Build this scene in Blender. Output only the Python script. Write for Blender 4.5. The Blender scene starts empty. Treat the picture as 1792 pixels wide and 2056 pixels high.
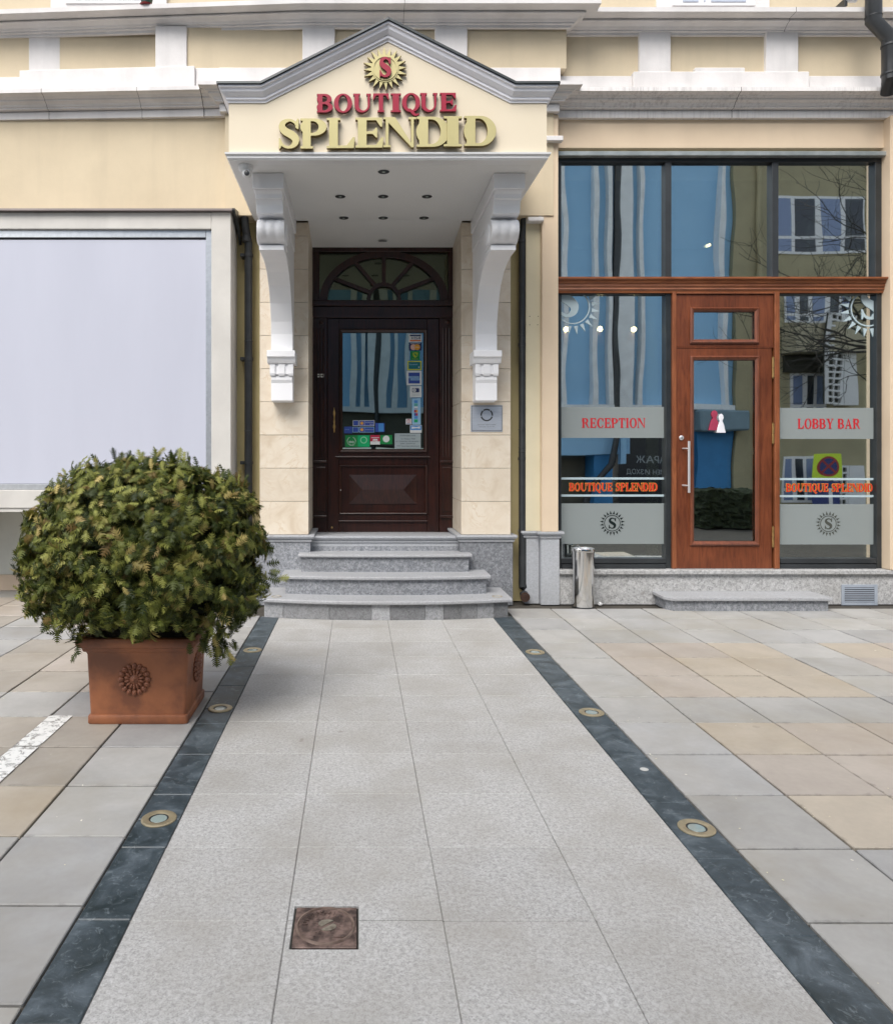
import bpy, bmesh, math, random
import numpy as np
from mathutils import Vector, Matrix, Euler
random.seed(7); rng = np.random.default_rng(7)
sc = bpy.context.scene
C = sc.collection
R = math.radians

# ------------------------------------------------------------------ camera, sky, sun, exposure
F, CX, CY, EYE = 1494.0, 718.0, 916.0, 1.55       # photo measured on a 1792 x 2056 grid
cam_d = bpy.data.cameras.new('camera'); cam = bpy.data.objects.new('camera', cam_d); C.objects.link(cam)
cam.location = (0, 0, EYE); cam.rotation_euler = (R(90), 0, 0)
cam_d.sensor_fit = 'VERTICAL'; cam_d.sensor_height = 36.0; cam_d.sensor_width = 36.0
cam_d.lens = 36.0 * F / 2056.0
cam_d.shift_x = (896 - CX) / 2056.0
cam_d.shift_y = -(1028 - CY) / 2056.0
cam_d.clip_end = 500; cam_d.clip_start = 0.05
sc.camera = cam
w = bpy.data.worlds.new('World'); sc.world = w; w.use_nodes = True
wn = w.node_tree; wn.nodes.clear()
sky = wn.nodes.new('ShaderNodeTexSky'); sky.sky_type = 'NISHITA'; sky.sun_disc = False
sky.sun_elevation = R(50); sky.sun_rotation = R(205); sky.dust_density = 3.0; sky.air_density = 1.0
hsv = wn.nodes.new('ShaderNodeHueSaturation'); hsv.inputs['Saturation'].default_value = 0.38
bg = wn.nodes.new('ShaderNodeBackground'); bg.inputs[1].default_value = 0.15
wo = wn.nodes.new('ShaderNodeOutputWorld')
wn.links.new(sky.outputs[0], hsv.inputs['Color']); wn.links.new(hsv.outputs[0], bg.inputs[0]); wn.links.new(bg.outputs[0], wo.inputs[0])
sun_d = bpy.data.lights.new('sun', 'SUN'); sun = bpy.data.objects.new('sun', sun_d); C.objects.link(sun)
sun_d.energy = 1.65; sun_d.angle = R(36); sun_d.color = (1, .965, .91)
# sun stands behind the camera, a little to the left, 50 degrees up
sun.rotation_euler = Vector((0.32, 0.72, -0.95)).to_track_quat('-Z', 'Y').to_euler()
sun.location = (-4, -8, 20)
sc.view_settings.view_transform = 'Standard'; sc.view_settings.look = 'None'
sc.view_settings.exposure = 0.70; sc.view_settings.gamma = 1.0
sc.view_settings.use_curve_mapping = False
sc.cycles.max_bounces = 8; sc.cycles.transparent_max_bounces = 12

# ------------------------------------------------------------------ measuring helpers
def PX(dx, Y): return (dx - CX) * Y / F
def PZ(dy, Y): return EYE + (CY - dy) * Y / F
def GY(dy): return EYE * F / (dy - CY)

# ------------------------------------------------------------------ materials
MATS = {}
def new_mat(name):
    m = bpy.data.materials.new(name); m.use_nodes = True
    nt = m.node_tree; nt.nodes.clear()
    out = nt.nodes.new('ShaderNodeOutputMaterial'); b = nt.nodes.new('ShaderNodeBsdfPrincipled')
    nt.links.new(b.outputs[0], out.inputs[0])
    MATS[name] = m
    return m, nt, b, out
def node(nt, t, **kw):
    n = nt.nodes.new(t)
    for k, v in kw.items():
        if k.startswith('i_'):
            key = k[2:].replace('_', ' ')
            n.inputs[key].default_value = v
        else: setattr(n, k, v)
    return n
def pos(nt, scale=(1, 1, 1), obj=False):
    if obj:
        g = nt.nodes.new('ShaderNodeTexCoord'); o = g.outputs['Object']
    else:
        g = nt.nodes.new('ShaderNodeNewGeometry'); o = g.outputs['Position']
    mp = nt.nodes.new('ShaderNodeMapping'); mp.inputs['Scale'].default_value = scale
    nt.links.new(o, mp.inputs[0]); return mp.outputs[0]
def noise(nt, vec, scale, detail=4, rough=.55, dist=0):
    n = node(nt, 'ShaderNodeTexNoise'); n.inputs['Scale'].default_value = scale
    n.inputs['Detail'].default_value = detail; n.inputs['Roughness'].default_value = rough
    n.inputs['Distortion'].default_value = dist
    nt.links.new(vec, n.inputs['Vector']); return n.outputs[0]
def ramp(nt, fac, stops):
    r = nt.nodes.new('ShaderNodeValToRGB'); nt.links.new(fac, r.inputs[0])
    e = r.color_ramp.elements
    while len(e) < len(stops): e.new(.5)
    for el, (p, c) in zip(e, stops):
        el.position = p; el.color = (c[0], c[1], c[2], 1) if hasattr(c, '__len__') else (c, c, c, 1)
    return r.outputs[0]
def mix(nt, a, b, fac, mode='MIX'):
    n = nt.nodes.new('ShaderNodeMix'); n.data_type = 'RGBA'; n.blend_type = mode
    for s, v in ((6, a), (7, b), (0, fac)):
        if hasattr(v, 'is_linked') or hasattr(v, 'node'): nt.links.new(v, n.inputs[s])
        elif s == 0: n.inputs[0].default_value = v
        else: n.inputs[s].default_value = (v[0], v[1], v[2], 1) if len(v) == 3 else v
    return n.outputs[2]
def bump(nt, b, h, strength, dist=.01):
    n = nt.nodes.new('ShaderNodeBump'); n.inputs['Strength'].default_value = strength; n.inputs['Distance'].default_value = dist
    nt.links.new(h, n.inputs['Height']); nt.links.new(n.outputs[0], b.inputs['Normal'])
def M(name, col, rough=.6, col2=None, scale=3.0, lo=.35, hi=.65, bs=0, bscale=60, bdist=.004, metal=0, rand=0, stretch=(1, 1, 1), coat=0, spec=.5, grime=0):
    if name in MATS: return MATS[name]
    m, nt, b, out = new_mat(name)
    b.inputs['Roughness'].default_value = rough; b.inputs['Metallic'].default_value = metal
    b.inputs['Coat Weight'].default_value = coat; b.inputs['Specular IOR Level'].default_value = spec
    v = pos(nt, stretch)
    col2 = col2 or tuple(c * .86 for c in col)
    n1 = noise(nt, v, scale, 6)
    c = ramp(nt, n1, [(lo, col2), (hi, col)])
    if grime:
        n3 = noise(nt, pos(nt, (1.2, 1.2, 1.2)), 1.3, 8, .7)
        g = ramp(nt, n3, [(.42, 0.0), (.75, 1.0)])
        gm = node(nt, 'ShaderNodeMath', operation='MULTIPLY'); nt.links.new(g, gm.inputs[0]); gm.inputs[1].default_value = grime
        c = mix(nt, c, tuple(x * .55 for x in col), gm.outputs[0])
        n4 = noise(nt, pos(nt, (3.2, 3.2, .35)), 1.5, 6, .6)
        g4 = node(nt, 'ShaderNodeMath', operation='MULTIPLY'); nt.links.new(ramp(nt, n4, [(.50, 0.0), (.78, 1.0)]), g4.inputs[0]); g4.inputs[1].default_value = min(.4, grime * 1.2)
        c = mix(nt, c, tuple(x * .62 for x in col), g4.outputs[0])
    if rand:
        oi = nt.nodes.new('ShaderNodeObjectInfo')
        mr = node(nt, 'ShaderNodeMapRange'); nt.links.new(oi.outputs['Random'], mr.inputs[0])
        mr.inputs[3].default_value = 1 - rand; mr.inputs[4].default_value = 1 + rand
        h = node(nt, 'ShaderNodeHueSaturation'); nt.links.new(c, h.inputs['Color']); nt.links.new(mr.outputs[0], h.inputs['Value'])
        c = h.outputs[0]
    nt.links.new(c, b.inputs['Base Color'])
    if bs:
        bump(nt, b, noise(nt, v, bscale, 5), bs, bdist)
    return m
def flat(name, col, rough=.5, metal=0, coat=0):
    if name in MATS: return MATS[name]
    m, nt, b, out = new_mat(name)
    b.inputs['Base Color'].default_value = (*col, 1); b.inputs['Roughness'].default_value = rough
    b.inputs['Metallic'].default_value = metal; b.inputs['Coat Weight'].default_value = coat
    return m
plaster_l = M('plaster_yellow', (.64, .54, .385), .85, (.59, .495, .35), 1.2, bs=.25, bscale=90, grime=.18)
plaster_p = M('plaster_peach', (.71, .57, .415), .85, (.66, .525, .38), 1.6, bs=.2, bscale=90, grime=.10)
plaster_c = M('plaster_cream', (.67, .60, .43), .85, (.61, .545, .385), 1.6, bs=.2, bscale=90, grime=.12)
plaster_g = M('plaster_gable', (.76, .67, .52), .8, (.73, .64, .49), 1.1, bs=.12, bscale=90)
plaster_o = M('plaster_recess_shade', (.52, .44, .235), .85, (.46, .385, .20), 2, bs=.2, bscale=80)  # yellow plaster deepened: shade of the recesses put into the colour
plaster_in = M('plaster_inner', (.60, .61, .57), .85, (.53, .54, .50), 2, bs=.15, bscale=80, grime=.2)
trim_w = M('trim_white', (.76, .735, .725), .7, (.67, .645, .635), 2.5, bs=.25, bscale=70, grime=.3)
def streaked():
    m, nt, b, out = new_mat('trim_streaked')
    v = pos(nt, (14, 14, .9)); n = noise(nt, v, 2.2, 6, .7)
    v2 = pos(nt); n2 = noise(nt, v2, .9, 4)
    st = ramp(nt, n, [(.47, 0.0), (.70, 1.0)]); area = ramp(nt, n2, [(.42, .12), (.62, .75)])
    mm = node(nt, 'ShaderNodeMath', operation='MULTIPLY'); nt.links.new(st, mm.inputs[0]); nt.links.new(area, mm.inputs[1])
    c = mix(nt, (.78, .755, .74), (.40, .37, .36), mm.outputs[0])
    nt.links.new(c, b.inputs['Base Color']); b.inputs['Roughness'].default_value = .75
    bump(nt, b, noise(nt, v2, 60, 4), .25, .004)
    return m
trim_s = streaked()
trim_c = M('console_white', (.87, .87, .885), .6, (.83, .83, .85), 2, bs=.15, bscale=110)
trim_g = M('gable_moulding', (.83, .83, .88), .55, (.77, .77, .82), 4, bs=.1, bscale=100)
soffit_m = M('soffit_paint', (.76, .76, .75), .7, (.73, .73, .72), 1)
black_m = M('black_metal', (.022, .024, .026), .38, (.034, .036, .038), 6)
black_f = M('black_frame', (.018, .021, .023), .3, (.03, .034, .037), 5)
dark_f = M('charcoal_frame', (.034, .038, .042), .4, (.026, .029, .032), 5)
alu = M('brushed_aluminium', (.52, .54, .57), .35, (.45, .47, .5), 30, metal=.7)
zinc = M('zinc_drip', (.42, .45, .45), .35, (.3, .33, .33), 8, metal=.5)
steel = flat('polished_steel', (.72, .71, .69), .09, 1)
steel_b = M('satin_steel', (.62, .65, .71), .38, (.54, .57, .63), 12, metal=.6, stretch=(1, 1, 12))
brass = M('brass', (.75, .5, .2), .28, (.5, .32, .12), 18, metal=.9)
bronze = M('bronze_ring', (.48, .40, .26), .42, (.36, .31, .21), 25, metal=.55)
gold = M('gold_paint', (.54, .475, .235), .42, (.50, .44, .21), 5, metal=.25)
gold_d = M('dark_gold', (.20, .14, .04), .45, (.17, .12, .035), 8, metal=.3)
crimson = flat('crimson_plastic', (.33, .008, .035), .35)
crimson_d = flat('crimson_dark', (.12, .008, .015), .45)
white_p = flat('white_plastic', (.78, .78, .78), .35)
def granite(name, base, dark, light, stain=.35, sc_=1.0, rough=.7, rand=.04):
    m, nt, b, out = new_mat(name)
    v = pos(nt)
    a = noise(nt, v, 150 * sc_, 3, .65); bb = noise(nt, v, 62 * sc_, 4, .6, .8); c0 = noise(nt, v, 2.3, 6, .6)
    c1 = ramp(nt, a, [(.36, dark), (.47, base), (.56, base), (.67, light)])
    c2 = ramp(nt, bb, [(.38, dark), (.5, base), (.64, light)])
    c = mix(nt, c1, c2, .5)
    s = ramp(nt, c0, [(.40, 0.0), (.68, 1.0)])
    sm = node(nt, 'ShaderNodeMath', operation='MULTIPLY'); nt.links.new(s, sm.inputs[0]); sm.inputs[1].default_value = stain
    c = mix(nt, c, tuple(x * y for x, y in zip(base, (.74, .71, .66))), sm.outputs[0])
    # a few small rusty or dark spots trodden into the stone
    sp = noise(nt, v, 7.5, 2, .5); s2 = ramp(nt, sp, [(.735, 0.0), (.775, .5)])
    c = mix(nt, c, (base[0] * .45, base[1] * .40, base[2] * .36), s2)
    oi = nt.nodes.new('ShaderNodeObjectInfo'); mr = node(nt, 'ShaderNodeMapRange'); nt.links.new(oi.outputs['Random'], mr.inputs[0])
    mr.inputs[3].default_value = 1 - rand; mr.inputs[4].default_value = 1 + rand
    h = node(nt, 'ShaderNodeHueSaturation'); nt.links.new(c, h.inputs['Color']); nt.links.new(mr.outputs[0], h.inputs['Value'])
    nt.links.new(h.outputs[0], b.inputs['Base Color']); b.inputs['Roughness'].default_value = rough
    bump(nt, b, a, .25, .002)
    return m
gr_walk = granite('granite_walkway', (.425, .418, .405), (.25, .245, .24), (.58, .577, .57), .65, 1.2)
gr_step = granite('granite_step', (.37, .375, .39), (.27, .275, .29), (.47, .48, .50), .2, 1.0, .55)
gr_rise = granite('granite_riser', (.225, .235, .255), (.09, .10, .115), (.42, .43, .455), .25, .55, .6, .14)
gr_plinth = granite('granite_plinth', (.42, .42, .42), (.17, .17, .17), (.62, .62, .62), .3, .5, .65, .03)
gr_cap = granite('granite_cap', (.40, .415, .44), (.32, .33, .35), (.48, .49, .52), .2, .8, .5)
def stone_tile(name, base, dark, rand=.09):
    m, nt, b, out = new_mat(name)
    v = pos(nt)
    n1 = noise(nt, v, 2.6, 7, .62, .4); n2 = noise(nt, v, 30, 4, .6); n3 = noise(nt, v, 9, 3, .5)
    c = ramp(nt, n1, [(.32, dark), (.58, base), (.8, tuple(min(1, x * 1.12) for x in base))])
    c = mix(nt, c, ramp(nt, n2, [(.35, tuple(x * .88 for x in base)), (.65, base)]), .4)
    s2 = ramp(nt, n3, [(.71, 0.0), (.76, .45)]); c = mix(nt, c, tuple(x * .55 for x in base), s2)
    tc = nt.nodes.new('ShaderNodeTexCoord'); sp = nt.nodes.new('ShaderNodeSeparateXYZ'); nt.links.new(tc.outputs['Object'], sp.inputs[0])
    ab = []
    for q in (0, 1):
        a_ = node(nt, 'ShaderNodeMath', operation='ABSOLUTE'); nt.links.new(sp.outputs[q], a_.inputs[0]); ab.append(a_.outputs[0])
    mxx = node(nt, 'ShaderNodeMath', operation='MAXIMUM'); nt.links.new(ab[0], mxx.inputs[0]); nt.links.new(ab[1], mxx.inputs[1])
    nn = noise(nt, v, 11, 5, .7); ad = node(nt, 'ShaderNodeMath', operation='MULTIPLY_ADD'); nt.links.new(nn, ad.inputs[0]); ad.inputs[1].default_value = .10; nt.links.new(mxx.outputs[0], ad.inputs[2])
    edge = ramp(nt, ad.outputs[0], [(.272, 0.0), (.294, .75)]); c = mix(nt, c, tuple(x * .42 for x in base), edge)
    n5 = noise(nt, v, 1.1, 5, .65); c = mix(nt, c, tuple(x * y for x, y in zip(base, (.78, .74, .66))), ramp(nt, n5, [(.48, 0.0), (.70, .8)]))
    s3 = ramp(nt, noise(nt, v, 26, 1, .5), [(.79, 0.0), (.81, .9)]); c = mix(nt, c, (.72, .70, .60), s3)
    oi = nt.nodes.new('ShaderNodeObjectInfo'); mr = node(nt, 'ShaderNodeMapRange'); nt.links.new(oi.outputs['Random'], mr.inputs[0])
    mr.inputs[3].default_value = 1 - rand; mr.inputs[4].default_value = 1 + rand
    h = node(nt, 'ShaderNodeHueSaturation'); nt.links.new(c, h.inputs['Color']); nt.links.new(mr.outputs[0], h.inputs['Value'])
    nt.links.new(h.outputs[0], b.inputs['Base Color']); b.inputs['Roughness'].default_value = .62
    bump(nt, b, n2, .3, .003)
    return m
t_grey = stone_tile('paving_grey', (.395, .387, .370), (.285, .278, .265))
t_grey2 = stone_tile('paving_bluegrey', (.378, .374, .368), (.27, .268, .265))
t_tan = stone_tile('paving_tan', (.425, .378, .332), (.325, .285, .25), .06)
t_orange = stone_tile('paving_ochre', (.44, .386, .315), (.335, .295, .245), .05)
t_taupe = stone_tile('paving_taupe', (.37, .335, .29), (.27, .245, .21), .08)
def slate():
    m, nt, b, out = new_mat('black_slate')
    v = pos(nt)
    n1 = noise(nt, v, 5.5, 7, .68, .9); n2 = noise(nt, v, 19, 6, .7, 1.6)
    c = ramp(nt, n1, [(.33, (.018, .029, .034)), (.50, (.045, .062, .074)), (.66, (.10, .125, .145))])
    s = ramp(nt, n2, [(.56, 0.0), (.70, .7)]); c = mix(nt, c, (.20, .235, .255), s)
    n9 = noise(nt, pos(nt, (1, 3.2, 1)), 34, 5, .75, 3.0); c = mix(nt, c, (.30, .34, .36), ramp(nt, n9, [(.62, 0.0), (.72, .55)]))
    nt.links.new(c, b.inputs['Base Color'])
    nt.links.new(ramp(nt, n1, [(.3, .34), (.7, .56)]), b.inputs['Roughness'])
    bump(nt, b, n2, .2, .002)
    return m
t_black = slate()
dirt = M('joint_dirt', (.07, .062, .05), .95, (.045, .04, .033), 9, bs=.6, bscale=120)
mortar = M('mortar', (.34, .33, .31), .9, (.2, .195, .185), 4)
def sandstone():
    m, nt, b, out = new_mat('sandstone')
    oi = nt.nodes.new('ShaderNodeObjectInfo')
    g = nt.nodes.new('ShaderNodeNewGeometry')
    ad = node(nt, 'ShaderNodeVectorMath', operation='ADD'); nt.links.new(g.outputs['Position'], ad.inputs[0])
    cm = nt.nodes.new('ShaderNodeCombineXYZ'); mu = node(nt, 'ShaderNodeMath', operation='MULTIPLY'); mu.inputs[1].default_value = 40
    nt.links.new(oi.outputs['Random'], mu.inputs[0]); nt.links.new(mu.outputs[0], cm.inputs[1]); nt.links.new(cm.outputs[0], ad.inputs[1])
    v = ad.outputs[0]
    n1 = noise(nt, v, 3.0, 6, .6, 1.2); n2 = noise(nt, v, 2.0, 8, .62, 2.2)
    c = ramp(nt, n1, [(.30, (.60, .50, .38)), (.5, (.69, .605, .49)), (.72, (.73, .66, .555))])
    vein = ramp(nt, n2, [(.475, 0.0), (.50, .55), (.525, 0.0)]); patch = ramp(nt, n1, [(.45, 0.0), (.62, 1.0)])
    mm = node(nt, 'ShaderNodeMath', operation='MULTIPLY'); nt.links.new(vein, mm.inputs[0]); nt.links.new(patch, mm.inputs[1])
    c = mix(nt, c, (.52, .37, .21), mm.outputs[0])
    mr = node(nt, 'ShaderNodeMapRange'); nt.links.new(oi.outputs['Random'], mr.inputs[0]); mr.inputs[3].default_value = .95; mr.inputs[4].default_value = 1.05
    h = node(nt, 'ShaderNodeHueSaturation'); nt.links.new(c, h.inputs['Color']); nt.links.new(mr.outputs[0], h.inputs['Value'])
    nt.links.new(h.outputs[0], b.inputs['Base Color']); b.inputs['Roughness'].default_value = .5
    return m
sandst = sandstone()
def wood(name, a, bcol, rough=.35, horiz=False, coat=.3):
    m, nt, b, out = new_mat(name)
    v = pos(nt, (1.2, 12, 12) if horiz else (12, 12, 1.2))
    n1 = noise(nt, v, 2.2, 7, .65, 1.4); n2 = noise(nt, pos(nt), 3.5, 4)
    c = ramp(nt, n1, [(.3, a), (.62, bcol)])
    c = mix(nt, c, tuple(x * .6 for x in a), ramp(nt, n2, [(.45, 0.0), (.75, .5)]))
    nt.links.new(c, b.inputs['Base Color']); b.inputs['Roughness'].default_value = rough; b.inputs['Coat Weight'].default_value = coat
    b.inputs['Coat Roughness'].default_value = .18
    bump(nt, b, n1, .06, .002)
    return m
wd = wood('cherry_wood', (.095, .023, .009), (.195, .055, .021), .38, False, .15)
wdh = wood('cherry_wood_horizontal', (.17, .05, .018), (.33, .115, .045), .38, True, .15)
wdk = wood('dark_mahogany', (.009, .0022, .0016), (.040, .0098, .0058), .30, False, .12)
for n_ in wdk.node_tree.nodes:
    if n_.type == 'BSDF_PRINCIPLED': n_.inputs['Specular IOR Level'].default_value = .42
terra = M('terracotta', (.36, .13, .055), .48, (.175, .064, .034), 5, lo=.38, hi=.60, bs=.3, bscale=45, grime=.6)
terra_d = M('terracotta_relief', (.25, .092, .045), .55, (.17, .06, .032), 12, bs=.2, bscale=60)
soil = M('potting_soil', (.03, .02, .013), .95, bs=.8, bscale=40, bdist=.02)
panel_w = M('white_panel', (.50, .515, .60), .42, (.465, .48, .562), 1.1, lo=.3, hi=.7, stretch=(1.6, 1, .35), spec=.4)
def glass(name, tint, refl, wav=.03, base=(.01, .012, .014), dens=.45):
    m, nt, b, out = new_mat(name)
    g = node(nt, 'ShaderNodeBsdfGlossy'); g.inputs['Color'].default_value = (*tint, 1); g.inputs['Roughness'].default_value = .012
    t = node(nt, 'ShaderNodeBsdfTransparent'); t.inputs['Color'].default_value = (dens, dens * 1.06, dens, 1)
    mx = nt.nodes.new('ShaderNodeMixShader'); mx.inputs[0].default_value = refl
    nt.links.new(t.outputs[0], mx.inputs[1]); nt.links.new(g.outputs[0], mx.inputs[2]); nt.links.new(mx.outputs[0], out.inputs[0])
    n = noise(nt, pos(nt, (1, 1, .55)), 1.7, 1, .4)
    bp = node(nt, 'ShaderNodeBump'); bp.inputs['Strength'].default_value = 1.0; bp.inputs['Distance'].default_value = wav
    nt.links.new(n, bp.inputs['Height']); nt.links.new(bp.outputs[0], g.inputs['Normal'])
    nt.nodes.remove(b)
    return m
gl_shop = glass('shop_glass', (.93, .99, 1.0), .74, .0022, dens=.95)
gl_door = glass('door_glass', (.66, .88, .95), .36, .0028, dens=.4)
gl_fan = glass('fanlight_glass', (.80, .9, .66), .11, .002, dens=.45)
gl_lamp = flat('lamp_lens', (.30, .37, .35), .12, coat=1)
def frosted():
    m, nt, b, out = new_mat('frosted_film')
    b.inputs['Base Color'].default_value = (.30, .335, .335, 1); b.inputs['Roughness'].default_value = .35
    t = node(nt, 'ShaderNodeBsdfTransparent'); mx = nt.nodes.new('ShaderNodeMixShader'); mx.inputs[0].default_value = .78
    nt.links.new(t.outputs[0], mx.inputs[1]); nt.links.new(b.outputs[0], mx.inputs[2]); nt.links.new(mx.outputs[0], out.inputs[0])
    return m
frost = frosted()
film_light = flat('pale_film', (.42, .52, .56), .4)
film_dark = flat('dark_cutout', (.015, .022, .022), .15)
film_dim = flat('dim_cutout', (.075, .08, .07), .2)
red_v = flat('red_vinyl', (.52, .02, .03), .35)
red_v2 = flat('scarlet_vinyl', (.60, .035, .02), .35)
yel_v = flat('gold_vinyl', (.62, .33, .05), .4)

# ------------------------------------------------------------------ object helpers
def tag(o, label=None, cat=None, group=None, kind=None):
    if label: o['label'] = label
    if cat: o['category'] = cat
    if group: o['group'] = group
    if kind: o['kind'] = kind
    return o
def empty(name, loc, label=None, cat=None, group=None, kind=None):
    o = bpy.data.objects.new(name, None); C.objects.link(o); o.location = loc; o.empty_display_size = .1
    return tag(o, label, cat, group, kind)
def mesh_obj(name, me, mat, parent=None):
    o = bpy.data.objects.new(name, me); C.objects.link(o)
    if mat is not None:
        me.materials.clear()
        for mm in (mat if isinstance(mat, (list, tuple)) else [mat]): me.materials.append(mm)
    if parent is not None:
        o.parent = parent
        if parent.parent is None: o.matrix_parent_inverse = Matrix.Translation(-parent.location)
    return o
def bm_obj(name, bm, mat, parent=None, smooth=False):
    me = bpy.data.meshes.new(name); bmesh.ops.recalc_face_normals(bm, faces=bm.faces); bm.to_mesh(me); bm.free()
    if smooth:
        me.polygons.foreach_set('use_smooth', [True] * len(me.polygons))
        try: me.set_sharp_from_angle(angle=R(38))
        except Exception: pass
    return mesh_obj(name, me, mat, parent)
def add_box(bm, x0, x1, y0, y1, z0, z1, bev=0, seg=1):
    vs = [bm.verts.new(p) for p in ((x0, y0, z0), (x1, y0, z0), (x1, y1, z0), (x0, y1, z0), (x0, y0, z1), (x1, y0, z1), (x1, y1, z1), (x0, y1, z1))]
    fs = [bm.faces.new([vs[i] for i in f]) for f in ((0, 3, 2, 1), (4, 5, 6, 7), (0, 1, 5, 4), (1, 2, 6, 5), (2, 3, 7, 6), (3, 0, 4, 7))]
    if bev:
        es = set(e for f in fs for e in f.edges)
        bmesh.ops.bevel(bm, geom=list(es), offset=bev, segments=seg, affect='EDGES', profile=.5)
def box(name, x0, x1, y0, y1, z0, z1, mat, parent=None, bev=0, seg=1):
    bm = bmesh.new(); add_box(bm, min(x0, x1), max(x0, x1), min(y0, y1), max(y0, y1), min(z0, z1), max(z0, z1), bev, seg)
    return bm_obj(name, bm, mat, parent)
def add_prism(bm, pts, axis, a0, a1, bev=0):
    """closed 2D polygon extruded along axis; pts are (u,v): axis x ->(y,z), y ->(x,z), z ->(x,y)"""
    def P(u, v, a): return {'x': (a, u, v), 'y': (u, a, v), 'z': (u, v, a)}[axis]
    A = [bm.verts.new(P(u, v, a0)) for u, v in pts]; B = [bm.verts.new(P(u, v, a1)) for u, v in pts]
    n = len(pts); fs = [bm.faces.new(A), bm.faces.new(B[::-1])]
    for i in range(n): fs.append(bm.faces.new((A[i], A[(i + 1) % n], B[(i + 1) % n], B[i])))
    if bev:
        bmesh.ops.recalc_face_normals(bm, faces=fs)
        bmesh.ops.bevel(bm, geom=list(set(e for f in fs for e in f.edges)), offset=bev, segments=2, affect='EDGES', profile=.5)
def prism(name, pts, axis, a0, a1, mat, parent=None, bev=0, smooth=False):
    bm = bmesh.new(); add_prism(bm, pts, axis, a0, a1, bev); return bm_obj(name, bm, mat, parent, smooth)
def add_lathe(bm, prof, c, seg=24, axis='z', close=False):
    """prof: (r, h) rows"""
    rings = []
    for r, h in prof:
        ring = []
        for k in range(seg):
            a = 2 * math.pi * k / seg; u, v = r * math.cos(a), r * math.sin(a)
            p = {'z': (c[0] + u, c[1] + v, c[2] + h), 'y': (c[0] + u, c[1] + h, c[2] + v), 'x': (c[0] + h, c[1] + u, c[2] + v)}[axis]
            ring.append(bm.verts.new(p))
        rings.append(ring)
    for a, b in zip(rings, rings[1:]):
        for k in range(seg): bm.faces.new((a[k], a[(k + 1) % seg], b[(k + 1) % seg], b[k]))
    bm.faces.new(rings[0]); bm.faces.new(rings[-1])
def lathe(name, prof, c, mat, parent=None, seg=24, axis='z'):
    bm = bmesh.new(); add_lathe(bm, prof, c, seg, axis); return bm_obj(name, bm, mat, parent, True)
def add_tube(bm, pts, r, seg=12, caps=True):
    pts = [Vector(p) for p in pts]; rs = r if hasattr(r, '__len__') else [r] * len(pts)
    rings = []; up = Vector((0, 0, 1))
    for i, p in enumerate(pts):
        d = (pts[min(i + 1, len(pts) - 1)] - pts[max(i - 1, 0)]).normalized()
        ref = Vector((0, 1, 0)) if abs(d.z) > .8 else up
        a = d.cross(ref).normalized(); b = d.cross(a).normalized()
        rings.append([bm.verts.new(p + (a * math.cos(2 * math.pi * k / seg) + b * math.sin(2 * math.pi * k / seg)) * rs[i]) for k in range(seg)])
    for A, B in zip(rings, rings[1:]):
        for k in range(seg): bm.faces.new((A[k], A[(k + 1) % seg], B[(k + 1) % seg], B[k]))
    if caps: bm.faces.new(rings[0]); bm.faces.new(rings[-1])
def tube(name, pts, r, mat, parent=None, seg=14, caps=True):
    bm = bmesh.new(); add_tube(bm, pts, r, seg, caps); return bm_obj(name, bm, mat, parent, True)
def mitre_run(name, prof, path, mat, parent=None, cap=True):
    """profile (d, z) swept along a plan path (x, y[, dz]); d grows to the left of travel reversed = toward the street (-y when travelling +x)"""
    P = [Vector((p[0], p[1])) for p in path]; dz = [p[2] if len(p) > 2 else 0 for p in path]
    offs = []
    for i in range(len(P)):
        ns = []
        if i > 0: t = (P[i] - P[i - 1]).normalized(); ns.append(Vector((t.y, -t.x)))
        if i < len(P) - 1: t = (P[i + 1] - P[i]).normalized(); ns.append(Vector((t.y, -t.x)))
        if len(ns) == 2:
            m = (ns[0] + ns[1]); m = m / max(m.length_squared, .05) * 2 if m.length > 1e-4 else ns[0]
            offs.append(m)
        else: offs.append(ns[0])
    bm = bmesh.new(); rows = []
    for p, o, zz in zip(P, offs, dz):
        rows.append([bm.verts.new((p.x + o.x * d, p.y + o.y * d, z + zz)) for d, z in prof])
    n = len(prof)
    for A, B in zip(rows, rows[1:]):
        for k in range(n): bm.faces.new((A[k], A[(k + 1) % n], B[(k + 1) % n], B[k]))
    if cap: bm.faces.new(rows[0]); bm.faces.new(rows[-1])
    return bm_obj(name, bm, mat, parent)
def copy_tree(o, parent=None):
    c = o.copy(); C.objects.link(c)
    if parent is not None: c.parent = parent
    for ch in [x for x in o.children]: copy_tree(ch, c)
    return c

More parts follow.
